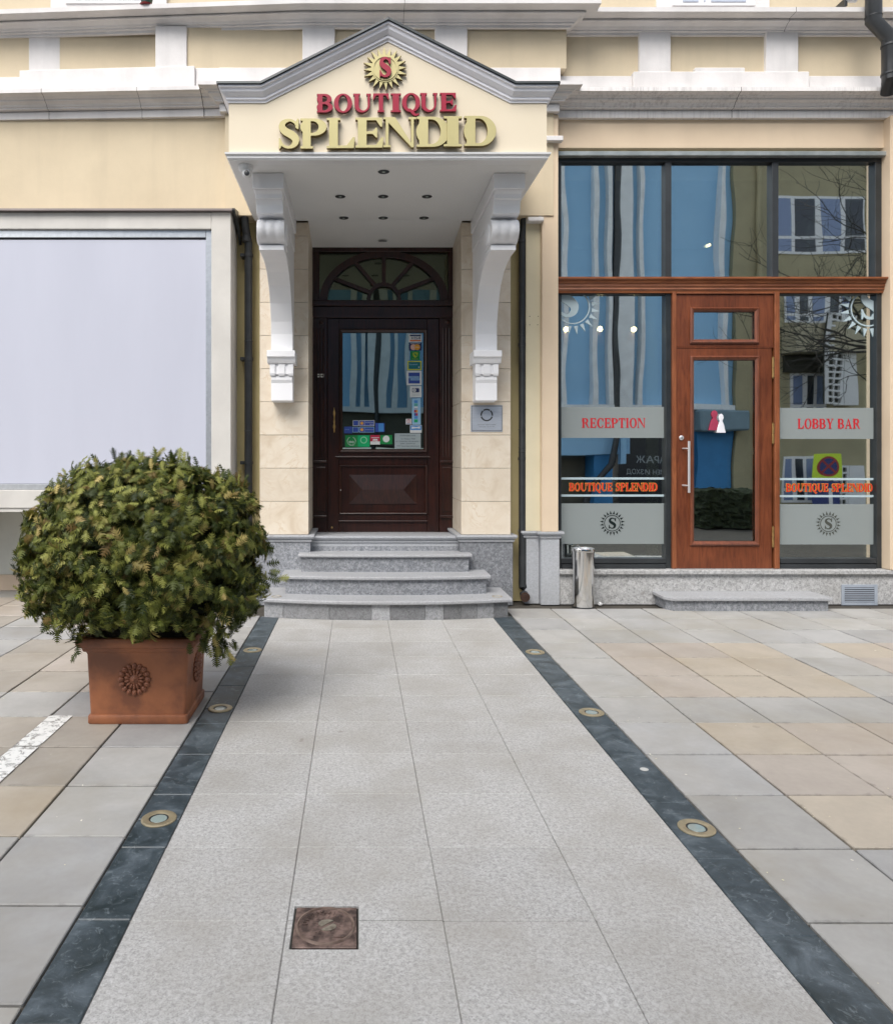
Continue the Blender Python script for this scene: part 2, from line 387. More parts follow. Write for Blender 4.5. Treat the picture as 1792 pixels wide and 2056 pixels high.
# ------------------------------------------------------------------ serif lettering: distance fields traced into outlines
def f_rect(x0, y0, x1, y1):
    return lambda x, y: np.maximum(np.abs(x - (x0 + x1) / 2) - (x1 - x0) / 2, np.abs(y - (y0 + y1) / 2) - (y1 - y0) / 2)
def f_ell(cx, cy, rx, ry):
    return lambda x, y: (np.sqrt(((x - cx) / rx) ** 2 + ((y - cy) / ry) ** 2) - 1) * min(rx, ry)
def f_poly(pts):
    def f(x, y):
        d = np.full(x.shape, 1e9); inside = np.zeros(x.shape, bool); n = len(pts)
        for i in range(n):
            ax, ay = pts[i]; bx, by = pts[(i + 1) % n]
            ex, ey = bx - ax, by - ay; wx, wy = x - ax, y - ay
            t = np.clip((wx * ex + wy * ey) / (ex * ex + ey * ey + 1e-12), 0, 1)
            d = np.minimum(d, np.hypot(wx - ex * t, wy - ey * t))
            cnd = ((ay > y) != (by > y)) & (x < (bx - ax) * (y - ay) / (by - ay + 1e-12) + ax)
            inside ^= cnd
        return np.where(inside, -d, d)
    return f
def f_stroke(pts, rad):
    P = np.array(pts, float); n = len(P); S = []; Q = []
    for i in range(n - 1):
        p0, p1, p2, p3 = P[max(i - 1, 0)], P[i], P[i + 1], P[min(i + 2, n - 1)]
        for t in np.linspace(0, 1, 9)[:-1]:
            S.append(.5 * ((2 * p1) + (-p0 + p2) * t + (2 * p0 - 5 * p1 + 4 * p2 - p3) * t * t + (-p0 + 3 * p1 - 3 * p2 + p3) * t ** 3)); Q.append(rad[i] * (1 - t) + rad[i + 1] * t)
    S.append(P[-1]); Q.append(rad[-1])
    def f(x, y):
        d = np.full(x.shape, 1e9)
        for (sx, sy), q in zip(S, Q): d = np.minimum(d, np.hypot(x - sx, y - sy) - q)
        return d
    return f
def U(*fs): return lambda x, y: np.minimum.reduce([f(x, y) for f in fs])
def Sub(a, b): return lambda x, y: np.maximum(a(x, y), -b(x, y))
def Int(a, b): return lambda x, y: np.maximum(a(x, y), b(x, y))
def glyph(ch, t=.26, s=.09):
    sv = .075; sf = s * .8
    def foot(x0, x1): return f_rect(x0 - sv, 0, x1 + sv, sf)
    def head(x0, x1): return f_rect(x0 - sv, 1 - sf, x1 + sv, 1)
    def Dsh(x0, y0, y1, wd, k=.45):
        xc = x0 + (wd - x0) * k
        return U(f_rect(x0, y0, xc, y1), f_ell(xc, (y0 + y1) / 2, wd - xc, (y1 - y0) / 2))
    def bowl(x0, y0, y1, wd): return Sub(Dsh(x0, y0, y1, wd), Dsh(x0 + t * .5, y0 + s, y1 - s, wd - t))
    x0 = sv
    stem = f_rect(x0, 0, x0 + t, 1)
    if ch == 'I': return t + 2 * sv, U(stem, foot(x0, x0 + t), head(x0, x0 + t))
    if ch == 'L':
        wd = .80 + t * .2; return wd, U(stem, foot(x0, x0 + t), head(x0, x0 + t), f_rect(x0, 0, wd - .03, s), f_poly([(wd - .26, s * .7), (wd - .06, .36), (wd, .36), (wd - .03, 0), (wd - .26, 0)]))
    if ch == 'E':
        wd = .80 + t * .2; return wd, U(stem, foot(x0, x0 + t), head(x0, x0 + t), f_rect(x0, 0, wd - .03, s), f_rect(x0, 1 - s, wd - .05, 1), f_rect(x0, .5 - s / 2, wd - .22, .5 + s / 2),
            f_poly([(wd - .24, s * .7), (wd - .06, .34), (wd, .34), (wd - .03, 0), (wd - .24, 0)]), f_poly([(wd - .24, 1), (wd - .24, 1 - s * .7), (wd - .09, .70), (wd - .04, .70), (wd - .04, 1)]),
            f_poly([(wd - .36, .5), (wd - .23, .66), (wd - .19, .66), (wd - .19, .34), (wd - .23, .34)]))
    if ch == 'T':
        wd = .92; c = wd / 2; return wd, U(f_rect(c - t / 2, 0, c + t / 2, 1), foot(c - t / 2, c + t / 2), f_rect(0.02, 1 - s, wd - .02, 1), f_poly([(0, .68), (.045, .68), (.2, 1 - s * .6), (.2, 1), (.02, 1)]), f_poly([(wd, .68), (wd - .045, .68), (wd - .2, 1 - s * .6), (wd - .2, 1), (wd - .02, 1)]))
    if ch == 'P': wd = .86; return wd, U(stem, foot(x0, x0 + t), head(x0, x0 + t * .5), bowl(x0, .43, 1, wd))
    if ch == 'D': wd = .98; return wd, U(stem, f_rect(0, 0, x0 + t * .5, sf), f_rect(0, 1 - sf, x0 + t * .5, 1), bowl(x0, 0, 1, wd))
    if ch == 'B': wd = .88; return wd, U(stem, f_rect(0, 0, x0 + t * .5, sf), f_rect(0, 1 - sf, x0 + t * .5, 1), bowl(x0, .5 - s * .5, 1, wd - .06), bowl(x0, 0, .5 + s * .5, wd))
    if ch == 'R':
        wd = 1.0; return wd, U(stem, foot(x0, x0 + t), head(x0, x0 + t * .5), bowl(x0, .46, 1, wd - .16), f_poly([(.40, .5), (.40 + t * 1.1, .52), (wd - .12, s), (wd, s * .9), (wd, 0), (wd - .12 - t * .4, 0)]))
    if ch in 'OQ':
        wd = .98; o = Sub(f_ell(wd / 2, .5, wd / 2, .515), f_ell(wd / 2, .5, wd / 2 - t, .515 - s * .8))
        if ch == 'Q': o = U(o, f_stroke([(.33, .12), (.45, .10), (.58, -.06), (.74, -.17), (.92, -.12)], [.03, .055, .075, .06, .02]))
        return wd, o
    if ch == 'C':
        wd = .92; o = Sub(f_ell(.5, .5, .5, .515), f_ell(.5 + .02, .5, .5 - t, .515 - s * .9)); o = Sub(o, f_rect(.80, -.2, 1.2, 1.2)); o = Sub(o, f_poly([(.62, .5), (1.2, .95), (1.2, .12)]))
        return wd, U(o, f_poly([(.80, .64), (.87, .64), (.87, 1), (.83, 1), (.70, .88)]), f_stroke([(.72, .07), (.80, .13), (.88, .25)], [.04, .03, .018]))
    if ch == 'U':
        wd = 1.0; xr = wd - sv - s; l = f_rect(x0, .35, x0 + t, 1); r = f_rect(xr, .35, xr + s * 1.1, 1)
        a = Int(Sub(f_ell((x0 + xr + s) / 2, .37, (xr + s - x0) / 2, .385), f_ell((x0 + t + xr) / 2, .37, (xr - x0 - t) / 2, .385 - s)), f_rect(-1, -1, 2, .37))
        return wd, U(l, r, a, f_rect(0, 1 - sf, x0 + t + sv, 1), f_rect(xr - sv, 1 - sf, wd, 1))
    if ch == 'N':
        wd = 1.06; xr = wd - sv - s; return wd, U(f_rect(x0, 0, x0 + s, 1), f_rect(xr, 0, xr + s, 1), f_poly([(x0, 1), (x0 + t * 1.15, 1), (xr + s, 0), (xr + s * .2, 0), (x0, .92)]), f_rect(x0 - sv, 0, x0 + s + sv, sf), f_rect(xr - sv, 1 - sf, wd, 1), f_rect(0, 1 - sf, x0 + .15, 1))
    if ch == 'A':
        wd = 1.04; c = wd / 2 - .02; return wd, U(f_poly([(c - s * .2, 1), (c + s * .8, 1), (x0 + s * 1.3, 0), (x0, 0)]), f_poly([(c - .06, 1), (c + .06, 1), (wd - sv, 0), (wd - sv - t * 1.1, 0)]), f_rect(.28, .30, .72, .30 + s * .9), f_rect(0, 0, .30, sf), f_rect(wd - .42, 0, wd, sf))
    if ch == 'Y':
        wd = 1.0; c = wd / 2; return wd, U(f_rect(c - t / 2, 0, c + t / 2, .5), foot(c - t / 2, c + t / 2), f_poly([(.08, 1), (.08 + t * 1.1, 1), (c + t / 2, .45), (c - t / 2, .42)]), f_poly([(.83, 1), (.92, 1), (c + t / 2, .45), (c, .42)]), f_rect(0, 1 - sf, .46, 1), f_rect(.68, 1 - sf, 1, 1))
    if ch == 'S':
        h = s * .5; T = t * .5; wd = .80
        return wd, U(f_stroke([(.68, .74), (.60, .88), (.42, .955), (.22, .87), (.175, .72), (.28, .585), (.50, .46), (.63, .33), (.605, .16), (.42, .045), (.22, .10), (.10, .28)],
            [h * .6, h * .9, h * .95, T * .62, T * .82, T * .95, T, T * .95, T * .72, h * .95, h * .9, h * .6]),
            f_poly([(.63, .70), (.70, .66), (.735, .66), (.735, 1.0), (.70, 1.0), (.645, .90)]), f_poly([(.07, 0), (.105, 0), (.16, .10), (.145, .30), (.10, .35), (.07, .35)]))
    raise ValueError(ch)
def trace(fn, x0, x1, y0, y1, h=.0125):
    xs = np.arange(x0, x1 + h, h); ys = np.arange(y0, y1 + h, h); Xg, Yg = np.meshgrid(xs, ys); V = fn(Xg, Yg) + 1e-7
    S = V < 0; segs = {}
    def lerp(i0, j0, i1, j1):
        a, b = V[j0, i0], V[j1, i1]; t = a / (a - b); return (xs[i0] + (xs[i1] - xs[i0]) * t, ys[j0] + (ys[j1] - ys[j0]) * t)
    code = S[:-1, :-1] * 1 + S[:-1, 1:] * 2 + S[1:, 1:] * 4 + S[1:, :-1] * 8
    tab = {1: [(3, 0)], 2: [(0, 1)], 3: [(3, 1)], 4: [(1, 2)], 5: [(3, 2), (1, 0)], 6: [(0, 2)], 7: [(3, 2)], 8: [(2, 3)], 9: [(2, 0)], 10: [(0, 3), (2, 1)], 11: [(2, 1)], 12: [(1, 3)], 13: [(1, 0)], 14: [(0, 3)]}
    pt = {}
    for j, i in zip(*np.nonzero((code > 0) & (code < 15))):
        E = {0: ('h', i, j), 1: ('v', i + 1, j), 2: ('h', i, j + 1), 3: ('v', i, j)}
        for a, b in tab[int(code[j, i])]:
            for k in (a, b):
                e = E[k]
                if e not in pt: pt[e] = lerp(e[1], e[2], e[1] + 1, e[2]) if e[0] == 'h' else lerp(e[1], e[2], e[1], e[2] + 1)
            segs[E[a]] = E[b]
    loops = []
    while segs:
        st = next(iter(segs)); lp = []; k = st
        while k in segs: lp.append(pt[k]); k = segs.pop(k)
        if len(lp) > 6:
            keep = []; n = len(lp)          # drop points that lie on straight runs
            for q in range(n):
                a = keep[-1] if keep else lp[q - 1]; b = lp[q]; c = lp[(q + 1) % n]
                cr = (b[0] - a[0]) * (c[1] - b[1]) - (b[1] - a[1]) * (c[0] - b[0])
                if abs(cr) > 6e-6 or not keep: keep.append(b)
            if len(keep) > 3: loops.append(keep)
    return loops
_gl = {}
def glyph_loops(ch, t, s, grow=0):
    k = (ch, t, s, grow)
    if k not in _gl:
        wd, f = glyph(ch, t, s); g = (lambda x, y: f(x, y) - grow) if grow else f
        _gl[k] = (wd, trace(g, -.08, wd + .1, -.26 if ch == 'Q' else -.08, 1.09))
    return _gl[k]
def outline_mesh(loops, extrude, bev=0, res=1):
    cu = bpy.data.curves.new('outline', 'CURVE'); cu.dimensions = '2D'; cu.fill_mode = 'BOTH'; cu.extrude = extrude; cu.bevel_depth = bev; cu.bevel_resolution = res
    for lp in loops:
        sp = cu.splines.new('POLY'); sp.points.add(len(lp) - 1)
        for p, (x, y) in zip(sp.points, lp): p.co = (x, y, 0, 1)
        sp.use_cyclic_u = True
    o = bpy.data.objects.new('tmp', cu); C.objects.link(o); bpy.context.view_layer.update()
    me = bpy.data.meshes.new_from_object(o); bpy.data.objects.remove(o); bpy.data.curves.remove(cu)
    return me
def put_outline(name, loops, x, y, z, depth, mats, parent, bev=0):
    """loops already in metres in (x,z); front face at y, thickness depth going back"""
    me = outline_mesh(loops, max(depth / 2 - bev, .0003), bev)
    co = np.empty(len(me.vertices) * 3); me.vertices.foreach_get('co', co); co = co.reshape(-1, 3)
    new = np.stack([co[:, 0] + x, y + depth / 2 - co[:, 2], co[:, 1] + z], 1)
    me.vertices.foreach_set('co', new.ravel()); me.update()
    o = mesh_obj(name, me, mats, parent)
    if isinstance(mats, (list, tuple)) and len(mats) > 1:
        for p in me.polygons: p.material_index = 0 if p.normal.y < -.6 else 1
    return o
def letter(ch, x0, x1, z0, z1, y, depth, mats, parent, t=.26, s=.09, bev=0, grow=0, name='letter'):
    wd, lps = glyph_loops(ch, t, s, grow); sx = (x1 - x0) / wd; sz = z1 - z0
    return put_outline(name, [[(px * sx, pz * sz) for px, pz in lp] for lp in lps], x0, y, z0, depth, mats, parent, bev)
def word(text, x0, x1, z0, z1, y, depth, mats, parent, t=.2, s=.07, gap=.10, name='letter', grow=0):
    ws = [(.38 if c == ' ' else glyph_loops(c, t, s)[0]) for c in text]
    tot = sum(ws) + gap * (len(text) - 1); k = (x1 - x0) / tot; x = x0
    for c, wd in zip(text, ws):
        if c != ' ': letter(c, x, x + wd * k, z0, z1, y, depth, mats, parent, t, s, name=name, grow=grow)
        x += (wd + gap) * k
def text(body, x, z, size, y, mat, parent, name='lettering', align='CENTER', facing=1, width=None, shear=0):
    cu = bpy.data.curves.new('txt', 'FONT'); cu.body = body; cu.size = size; cu.align_x = align; cu.align_y = 'CENTER'; cu.extrude = .0003; cu.shear = shear
    cu.resolution_u = 2
    o = bpy.data.objects.new('tmp', cu); C.objects.link(o); bpy.context.view_layer.update()
    me = bpy.data.meshes.new_from_object(o); bpy.data.objects.remove(o); bpy.data.curves.remove(cu)
    co = np.empty(len(me.vertices) * 3); me.vertices.foreach_get('co', co); co = co.reshape(-1, 3)
    if width and len(co): co[:, 0] *= width / max(1e-6, (co[:, 0].max() - co[:, 0].min()))
    me.vertices.foreach_set('co', np.stack([x + facing * co[:, 0], y - facing * co[:, 2], z + co[:, 1]], 1).ravel()); me.update()
    return mesh_obj(name, me, mat, parent)
def ring_loop(cx, cz, r, n=40, rev=False):
    L = [(cx + r * math.cos(2 * math.pi * k / n), cz + r * math.sin(2 * math.pi * k / n)) for k in range(n)]
    return L[::-1] if rev else L
def rrect(x0, x1, z0, z1, r, n=4):
    L = []
    for cx, cz, a0 in ((x1 - r, z1 - r, 0), (x0 + r, z1 - r, 90), (x0 + r, z0 + r, 180), (x1 - r, z0 + r, 270)):
        for k in range(n + 1): a = R(a0 + 90 * k / n); L.append((cx + r * math.cos(a), cz + r * math.sin(a)))
    return L

# ================================================================== PAVEMENT
GZ = 0.0
ground = box('ground', -40, 40, -30, 30, -.30, -.06, M('ground_base', (.20, .195, .185), .9, bs=.3, bscale=20), None); tag(ground, kind='structure')
pav = box('pavement', -7, 9, -3.2, 10.4, -.055, -.014, dirt, None); tag(pav, kind='structure')
TS = .4633
def slab_mesh(nm, w_, d_, h_=.03, bev=.0035):
    bm = bmesh.new(); add_box(bm, -w_ / 2, w_ / 2, -d_ / 2, d_ / 2, -h_, 0, bev)
    bmesh.ops.recalc_face_normals(bm, faces=bm.faces)
    me = bpy.data.meshes.new(nm); bm.to_mesh(me); bm.free(); return me
slab_me = {}
def put_slab(name, cx, cy, w_, d_, mat, parent, jit=.002, gap=.0105, z=0.0):
    key = (name, round(w_, 3), round(d_, 3), mat.name, gap)
    if key not in slab_me:
        me = slab_mesh(name, w_ - gap, d_ - gap); me.materials.append(mat); slab_me[key] = me
    o = bpy.data.objects.new(name, slab_me[key]); C.objects.link(o); o.parent = parent
    o.location = (cx, cy, z + random.uniform(-jit, jit)); o.rotation_euler = (random.uniform(-.0016, .0016), random.uniform(-.0016, .0016), random.uniform(-.0018, .0018))
    return o
def tile_mat(i, j, side):
    # 3 x 3 blocks of tan tiles between single rows of grey ones
    jj = (j % 4); ii = (i % 4)
    if side > 0:
        warm = jj != 0 and ii != 0
        if j >= 9: warm = False
        if not warm: return t_grey if random.random() < .6 else t_grey2
        if j == 1: return t_orange
        return t_tan if random.random() < .7 else t_orange
    warm = jj != 0 and ii != 0
    if not warm: return t_grey if random.random() < .6 else t_grey2
    if j < 4: return (t_orange if j == 1 else t_taupe)
    return t_tan if random.random() < .75 else t_taupe
# right of the walkway: row j spans 2.94+(j-1)*TS ; column 0 is grey beside the strip
for j in range(-2, 11):
    y0 = 2.94 + (j - 1) * TS; y1 = y0 + TS
    if y0 > 7.72: continue
    for i in range(0, 11):
        x0 = 1.493 + i * TS
        if x0 > PX(1792, min(y1, 7.8)) + .9: continue
        yy1 = min(y1, 7.79)
        put_slab('paving_slab', x0 + TS / 2, (y0 + yy1) / 2, TS, yy1 - y0, tile_mat(i, j, 1), pav)
# left of the walkway: row j spans 3.036+(j-1)*.4665
TL = .4665
for j in range(-2, 13):
    y0 = 3.036 + (j - 1) * TL; y1 = y0 + TL
    for i in range(0, 9):
        if i == 0: x1, x0 = -.943, -1.372
        else: x1 = -1.372 - (i - 1) * TS; x0 = x1 - TS
        if x1 < PX(0, y1) - .6: continue
        if j >= 10 and x1 > -1.3: continue
        put_slab('paving_slab', (x0 + x1) / 2, (y0 + y1) / 2, x1 - x0, TL, tile_mat(i, j, -1), pav)
# granite walkway with black borders
walk = box('walkway', -.93, 1.485, 1.0, 7.25, -.013, -.008, mortar, None); tag(walk, kind='structure')
WY = 2.017
cols = [-.757, -.2345, .284, .795, 1.300]
for j in range(-2, 12):
    y0 = WY + j * .4665; y1 = min(y0 + .4665, 7.24)
    if y0 > 7.2: break
    for i in range(4):
        if i == 1 and j == 0:
            # this slab is cut round the inset iron cover
            cx0, cx1, cy0, cy1 = -.2165, .004, 2.338, y1
            bm = bmesh.new()
            a, b_ = cols[1] + .0015, cols[2] - .0015
            add_prism(bm, [(a, y0 + .0015), (b_, y0 + .0015), (b_, y1 - .0015), (cx1, y1 - .0015), (cx1, cy0), (cx0, cy0), (cx0, y1 - .0015), (a, y1 - .0015)], 'z', -.03, 0)
            bm_obj('granite_slab', bm, gr_walk, walk); continue
        if i == 1 and j == 1:
            cx0, cx1, cy1 = -.2165, .004, 2.562
            bm = bmesh.new(); a, b_ = cols[1] + .0015, cols[2] - .0015
            add_prism(bm, [(a, y0 + .0015), (cx0, y0 + .0015), (cx0, cy1), (cx1, cy1), (cx1, y0 + .0015), (b_, y0 + .0015), (b_, y1 - .0015), (a, y1 - .0015)], 'z', -.03, 0)
            bm_obj('granite_slab', bm, gr_walk, walk); continue
        put_slab('granite_slab', (cols[i] + cols[i + 1]) / 2, (y0 + y1) / 2, cols[i + 1] - cols[i], y1 - y0, gr_walk, walk, .0008, .0017)
UPL = [(1.409, 3.098), (1.411, 4.496), (1.400, 5.880), (-.848, 3.177), (-.842, 4.567), (-.838, 5.94)]
def strip(x0, x1, cuts):
    for a, b_ in zip(cuts, cuts[1:]): put_slab('border_slab', (x0 + x1) / 2, (a + b_) / 2, x1 - x0, b_ - a, t_black, walk, .0006, .0035)
strip(1.302, 1.490, [1.02, 1.48, 1.944, 2.406, 2.867, 3.098, 3.332, 3.796, 4.26, 4.496, 4.96, 5.42, 5.88, 6.34, 6.80, 7.2])
strip(-.940, -.759, [1.1, 1.566, 2.028, 2.49, 2.95, 3.177, 3.41, 3.87, 4.32, 4.567, 5.03, 5.49, 5.94, 6.40, 6.86, 7.2])

# worn white road paint on two slabs
def worn_paint():
    m, nt, b, out = new_mat('worn_white_paint')
    b.inputs['Base Color'].default_value = (.72, .72, .70, 1); b.inputs['Roughness'].default_value = .6
    n = noise(nt, pos(nt), 17, 6, .7, 1.2); a = ramp(nt, n, [(.50, 1.0), (.60, .2)])
    t = node(nt, 'ShaderNodeBsdfTransparent'); mx = nt.nodes.new('ShaderNodeMixShader'); nt.links.new(a, mx.inputs[0])
    nt.links.new(t.outputs[0], mx.inputs[1]); nt.links.new(b.outputs[0], mx.inputs[2]); nt.links.new(mx.outputs[0], out.inputs[0]); return m
wp = worn_paint()
pm = empty('painted_line', (-1.76, 3.6, 0), 'worn white painted stripe on the grey paving left of the terracotta planter', 'painted line')
for a, b_ in ((3.97, 4.43), (3.07, 3.955)):
    box('paint_patch', -1.832, -1.695, a, b_, .0045, .0065, wp, pm)
# scattered flakes and petals
bm = bmesh.new()
for k in range(230):
    y = random.uniform(1.9, 7.6); x = random.uniform(1.5, 5.5) if random.random() < .75 else random.uniform(-3.6, -.95)
    if x > PX(1800, y): continue
    s_ = random.uniform(.002, .0055); a = random.uniform(0, 6.28)
    vs = [bm.verts.new((x + s_ * math.cos(a + q) * random.uniform(.6, 1.2), y + s_ * math.sin(a + q) * random.uniform(.6, 1.2), .0032 + random.uniform(0, .001))) for q in (0, 1.5, 3.1, 4.6)]
    bm.faces.new(vs)
o = bm_obj('fallen_petals', bm, flat('petal', (.66, .62, .44), .7), None)
tag(o, 'tiny pale petals and flakes scattered over the paving slabs', 'petals', kind='stuff')

# ================================================================== HOTEL BUILDING
bld = empty('hotel_building', (0, 9.5, 0), 'yellow plastered hotel building with white cornices, pilasters and grey granite plinth', 'building')
YC, YR, YL0, YL1 = 7.72, 7.84, 7.90, 7.80
XB0, XB1 = -1.375, 2.03
TOPZ = 7.2
prism('wall', [(-7, YL0 + .05), (XB0 - .002, YL1), (XB0 - .002, 9.2), (-7, 9.2)], 'z', 4.03, TOPZ, plaster_l, bld)
box('wall', XB0, XB1, YC, 8.9, 4.05, TOPZ, plaster_l, bld)
box('wall', XB1 + .002, 8.5, YR, 8.6, 4.80, TOPZ, plaster_p, bld)
box('wall', XB1 + .002, 8.5, YR - .004, YR + .1, 5.32, TOPZ + .01, plaster_l, bld)
# recessed strips that carry the downpipes
box('wall', -1.30, -.9, 7.97, 8.9, 0, 4.049, plaster_o, bld)
box('wall', 1.5, 1.80, 7.97, 8.9, .0, 4.049, plaster_o, bld)
# pilasters right of the entrance
box('pilaster', 1.762, 1.913, 7.80, 8.6, .765, 4.049, plaster_c, bld, .004)
o = box('pilaster', 1.914, 2.083, 7.735, 8.6, .765, 5.10, plaster_p, bld, .004)
box('pilaster', 5.535, 8.5, 7.735, 8.02, .362, 5.10, plaster_p, bld, .01)
box('cream_panel', 1.762, 1.9125, 7.755, 7.799, 4.03, 4.60, plaster_c, bld)
box('ledge', 1.762, 1.925, 7.70, 7.80, 3.985, 4.028, trim_w, bld, .006)
box('edge_moulding', 1.880, 1.912, 7.735, 7.754, 4.03, 4.58, trim_w, bld, .004)
box('ledge', 1.94, 2.115, 7.66, 7.734, 4.80, 4.852, trim_w, bld, .006)
# lower cornice
low = [(0, 5.095), (.05, 5.095), (.05, 5.168), (.028, 5.170), (.028, 5.176), (.095, 5.180), (.095, 5.196), (.108, 5.198), (.118, 5.216), (.145, 5.230), (.155, 5.233), (.155, 5.250), (.175, 5.252), (.19, 5.266), (.22, 5.274), (.225, 5.277), (.245, 5.279), (.245, 5.318), (.20, 5.335), (-.05, 5.345)]
cn = mitre_run('cornice', low, [(-7, YL0 + .05, 0), (-4.0, YL0, 0), (XB0 + .01, YL1, 0)], trim_w, bld)
mitre_run('cornice', [(d * .95, z + .012) for d, z in low], [(XB0, 8.3), (XB0, YC), (XB1, YC), (XB1, 8.3)], trim_w, bld)
mitre_run('cornice', low, [(XB1 + .01, YR), (8.5, YR)], trim_s, bld)
# parapet bands above it
def band(x0, x1, yf, z0, z1, mat=trim_w, nm='parapet_band', bev=.008): return box(nm, x0, x1, yf, yf + .3, z0, z1, mat, bld, bev)
mitre_run('parapet_band', [(-.05, 5.33), (.035, 5.33), (.035, 5.535), (.02, 5.545), (-.05, 5.55)], [(-7, YL0 + .05), (XB0 + .01, YL1)], trim_w, bld)
mitre_run('parapet_band', [(-.05, 5.34), (.055, 5.34), (.055, 5.55), (.04, 5.56), (-.05, 5.565)], [(XB0, 8.2), (XB0, YC), (XB1, YC), (XB1, 8.2)], trim_w, bld)
mitre_run('parapet_band', [(-.05, 5.33), (.035, 5.33), (.035, 5.535), (.02, 5.545), (-.05, 5.55)], [(XB1 + .01, YR), (8.5, YR)], trim_w, bld)
prism('parapet_block', [(PX(39, 7.75), 7.75), (PX(391, 7.66), 7.655), (PX(391, 7.66), 8.1), (PX(39, 7.75), 8.1)], 'z', 5.335, 5.57, trim_w, bld, .008)
prism('parapet_block', [(PX(167, 7.8), 7.83), (PX(262, 7.78), 7.81), (PX(262, 7.78), 8.1), (PX(167, 7.8), 8.1)], 'z', 5.573, 5.625, trim_w, bld, .008)
box('parapet_block', PX(1271, 7.76), PX(1624, 7.76), 7.76, 8.1, 5.335, 5.565, trim_w, bld, .008)
box('parapet_block', PX(1394, 7.79), PX(1495, 7.79), 7.79, 8.1, 5.568, 5.622, trim_w, bld, .008)
box('parapet_band', PX(392, 7.68), XB0 + .02, 7.688, 7.9, 5.34, 5.563, trim_w, bld, .006)
# white piers between the yellow panels
for a, b_, yf in ((-40, 0, 0), ):
    pass
for dx0, dx1, yf in ((58, 121, YL0 - .055), (312, 375, YC - .03), (607, 672, YC - .05), (873, 938, YC - .05), (1283, 1346, YR - .05), (1537, 1602, YR - .05)):
    box('pier', PX(dx0, yf), PX(dx1, yf), yf, yf + .3, 5.55, 5.999, trim_w, bld, .006)
# upper cornice
upp = [(0, 5.965), (.035, 5.965), (.035, 5.990), (.062, 5.992), (.062, 6.008), (.078, 6.010), (.090, 6.026), (.125, 6.042), (.15, 6.047), (.155, 6.050), (.155, 6.062), (.135, 6.064), (.135, 6.072), (.27, 6.074), (.27, 6.120), (.22, 6.135), (0, 6.15)]
mitre_run('cornice', upp, [(-7, YL0 + .06), (-4.0, YL0 - .0), (-.57, YC - .02), (XB1 + .13, YC - .02), (XB1 + .13, 8.3)], trim_w, bld)
mitre_run('cornice', upp, [(XB1 + .14, YR), (8.5, YR)], trim_w, bld)
box('wall', PX(374, 7.71), XB1 + .13, YC - .006, 7.9, 5.57, 5.99, plaster_l, bld)
prism('wall', [(-4.0, YL0 - .004), (-1.376, YL1 - .007), (-1.376, 8.0), (-4.0, 8.0)], 'z', 5.56, 5.99, plaster_l, bld)
# first-floor windows, only their feet are in the picture
def upwin(dx0, dx1, mull, yf):
    x0, x1 = PX(dx0, yf), PX(dx1, yf)
    wn_ = box('window_surround', x0 - .16, x1 + .16, yf - .03, yf + .2, 6.151, 7.6, trim_w, bld)
    fr = box('window_frame', x0, x1, yf - .05, yf - .031, 6.275, 7.5, white_p, bld)
    xs = [x0 + .07] + [PX(m_, yf) for m_ in mull] + [x1 - .07]
    for a, b_ in zip(xs, xs[1:]):
        box('pane', a + .03, b_ - .03, yf - .058, yf - .052, 6.305, 7.4, flat('upper_glass', (.42, .46, .55), .08), fr)
upwin(135, 305, [223], YL1)
upwin(1346, 1510, [1402, 1416], YR)
crack_m = flat('crack_dark', (.15, .14, .13), .9)
def crack(prof, x, y, slant=.004, grow=.0015, w_=.004):
    mitre_run('crack', [(d + grow if d > .01 else d, z) for d, z in prof], [(x - w_ / 2, y), (x + w_ / 2, y)], crack_m, bld)
crack(upp, PX(495, 7.5), 7.735, w_=.005); crack(upp, PX(812, 7.45), YC - .02); crack(upp, PX(1594, 7.6), YR, w_=.005)
crack(low, PX(81, 7.6), 7.87, grow=.002); crack(low, PX(275, 7.6), 7.835, grow=.002); crack(low, PX(399, 7.5), 7.803, grow=.002, w_=.006); crack(low, PX(1487, 7.6), YR, w_=.006)
# granite plinths either side of the steps with moulded caps
capf = lambda z: [(0, z - .075), (.012, z - .07), (.018, z - .052), (.008, z - .046), (.03, z - .036), (.042, z - .018), (.04, z), (0, z + .001)]
def plinth(x0, x1, yf, z1, nm='plinth', m=gr_rise, yb=8.6, mid=None):
    box(nm, x0, x1, yf, yb, 0, z1 - .076, m, bld)
    mitre_run('plinth_cap', capf(z1), [(x0, yb), (x0, yf), (x1, yf), (x1, yb)][(0 if x0 > -2 else 1):], gr_cap, bld)
    box('plinth_cap', x0 + .001, x1 - .001, yf + .001, yb, z1 - .0755, z1 - .001, gr_cap, bld)
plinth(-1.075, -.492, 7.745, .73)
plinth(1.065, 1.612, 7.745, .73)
plinth(1.755, 1.905, 7.83, .765, m=gr_cap)
plinth(1.910, 2.100, 7.76, .765, m=gr_cap)
# sandstone piers, one block per course
for xa, xb in ((-1.023, -.514), (1.082, 1.597)):
    pr = box('stone_pier', xa + .01, xb - .01, 7.79, 8.55, .73, 4.0, mortar, bld)
    z = .732; k = 0
    while z < 3.99:
        z2 = min(z + .347, 3.998)
        box('stone_block', xa, xb, 7.78, 8.56, z, z2 - .004, sandst, pr, .0025); z = z2
# granite plinth of the lobby front
gp = box('plinth', 2.104, 8.5, 7.785, 8.4, 0, .316, gr_plinth, bld)
box('window_sill', 2.104, 8.5, 7.745, 8.4, .318, .362, gr_plinth, bld, .007, 2)
# reveals and lintel of the lobby front
box('lintel', 2.084, 5.534, 7.90, 8.6, 4.74, 4.799, plaster_o, bld)
box('reveal', 2.084, 2.10, 7.86, 8.6, .362, 4.739, plaster_o, bld)
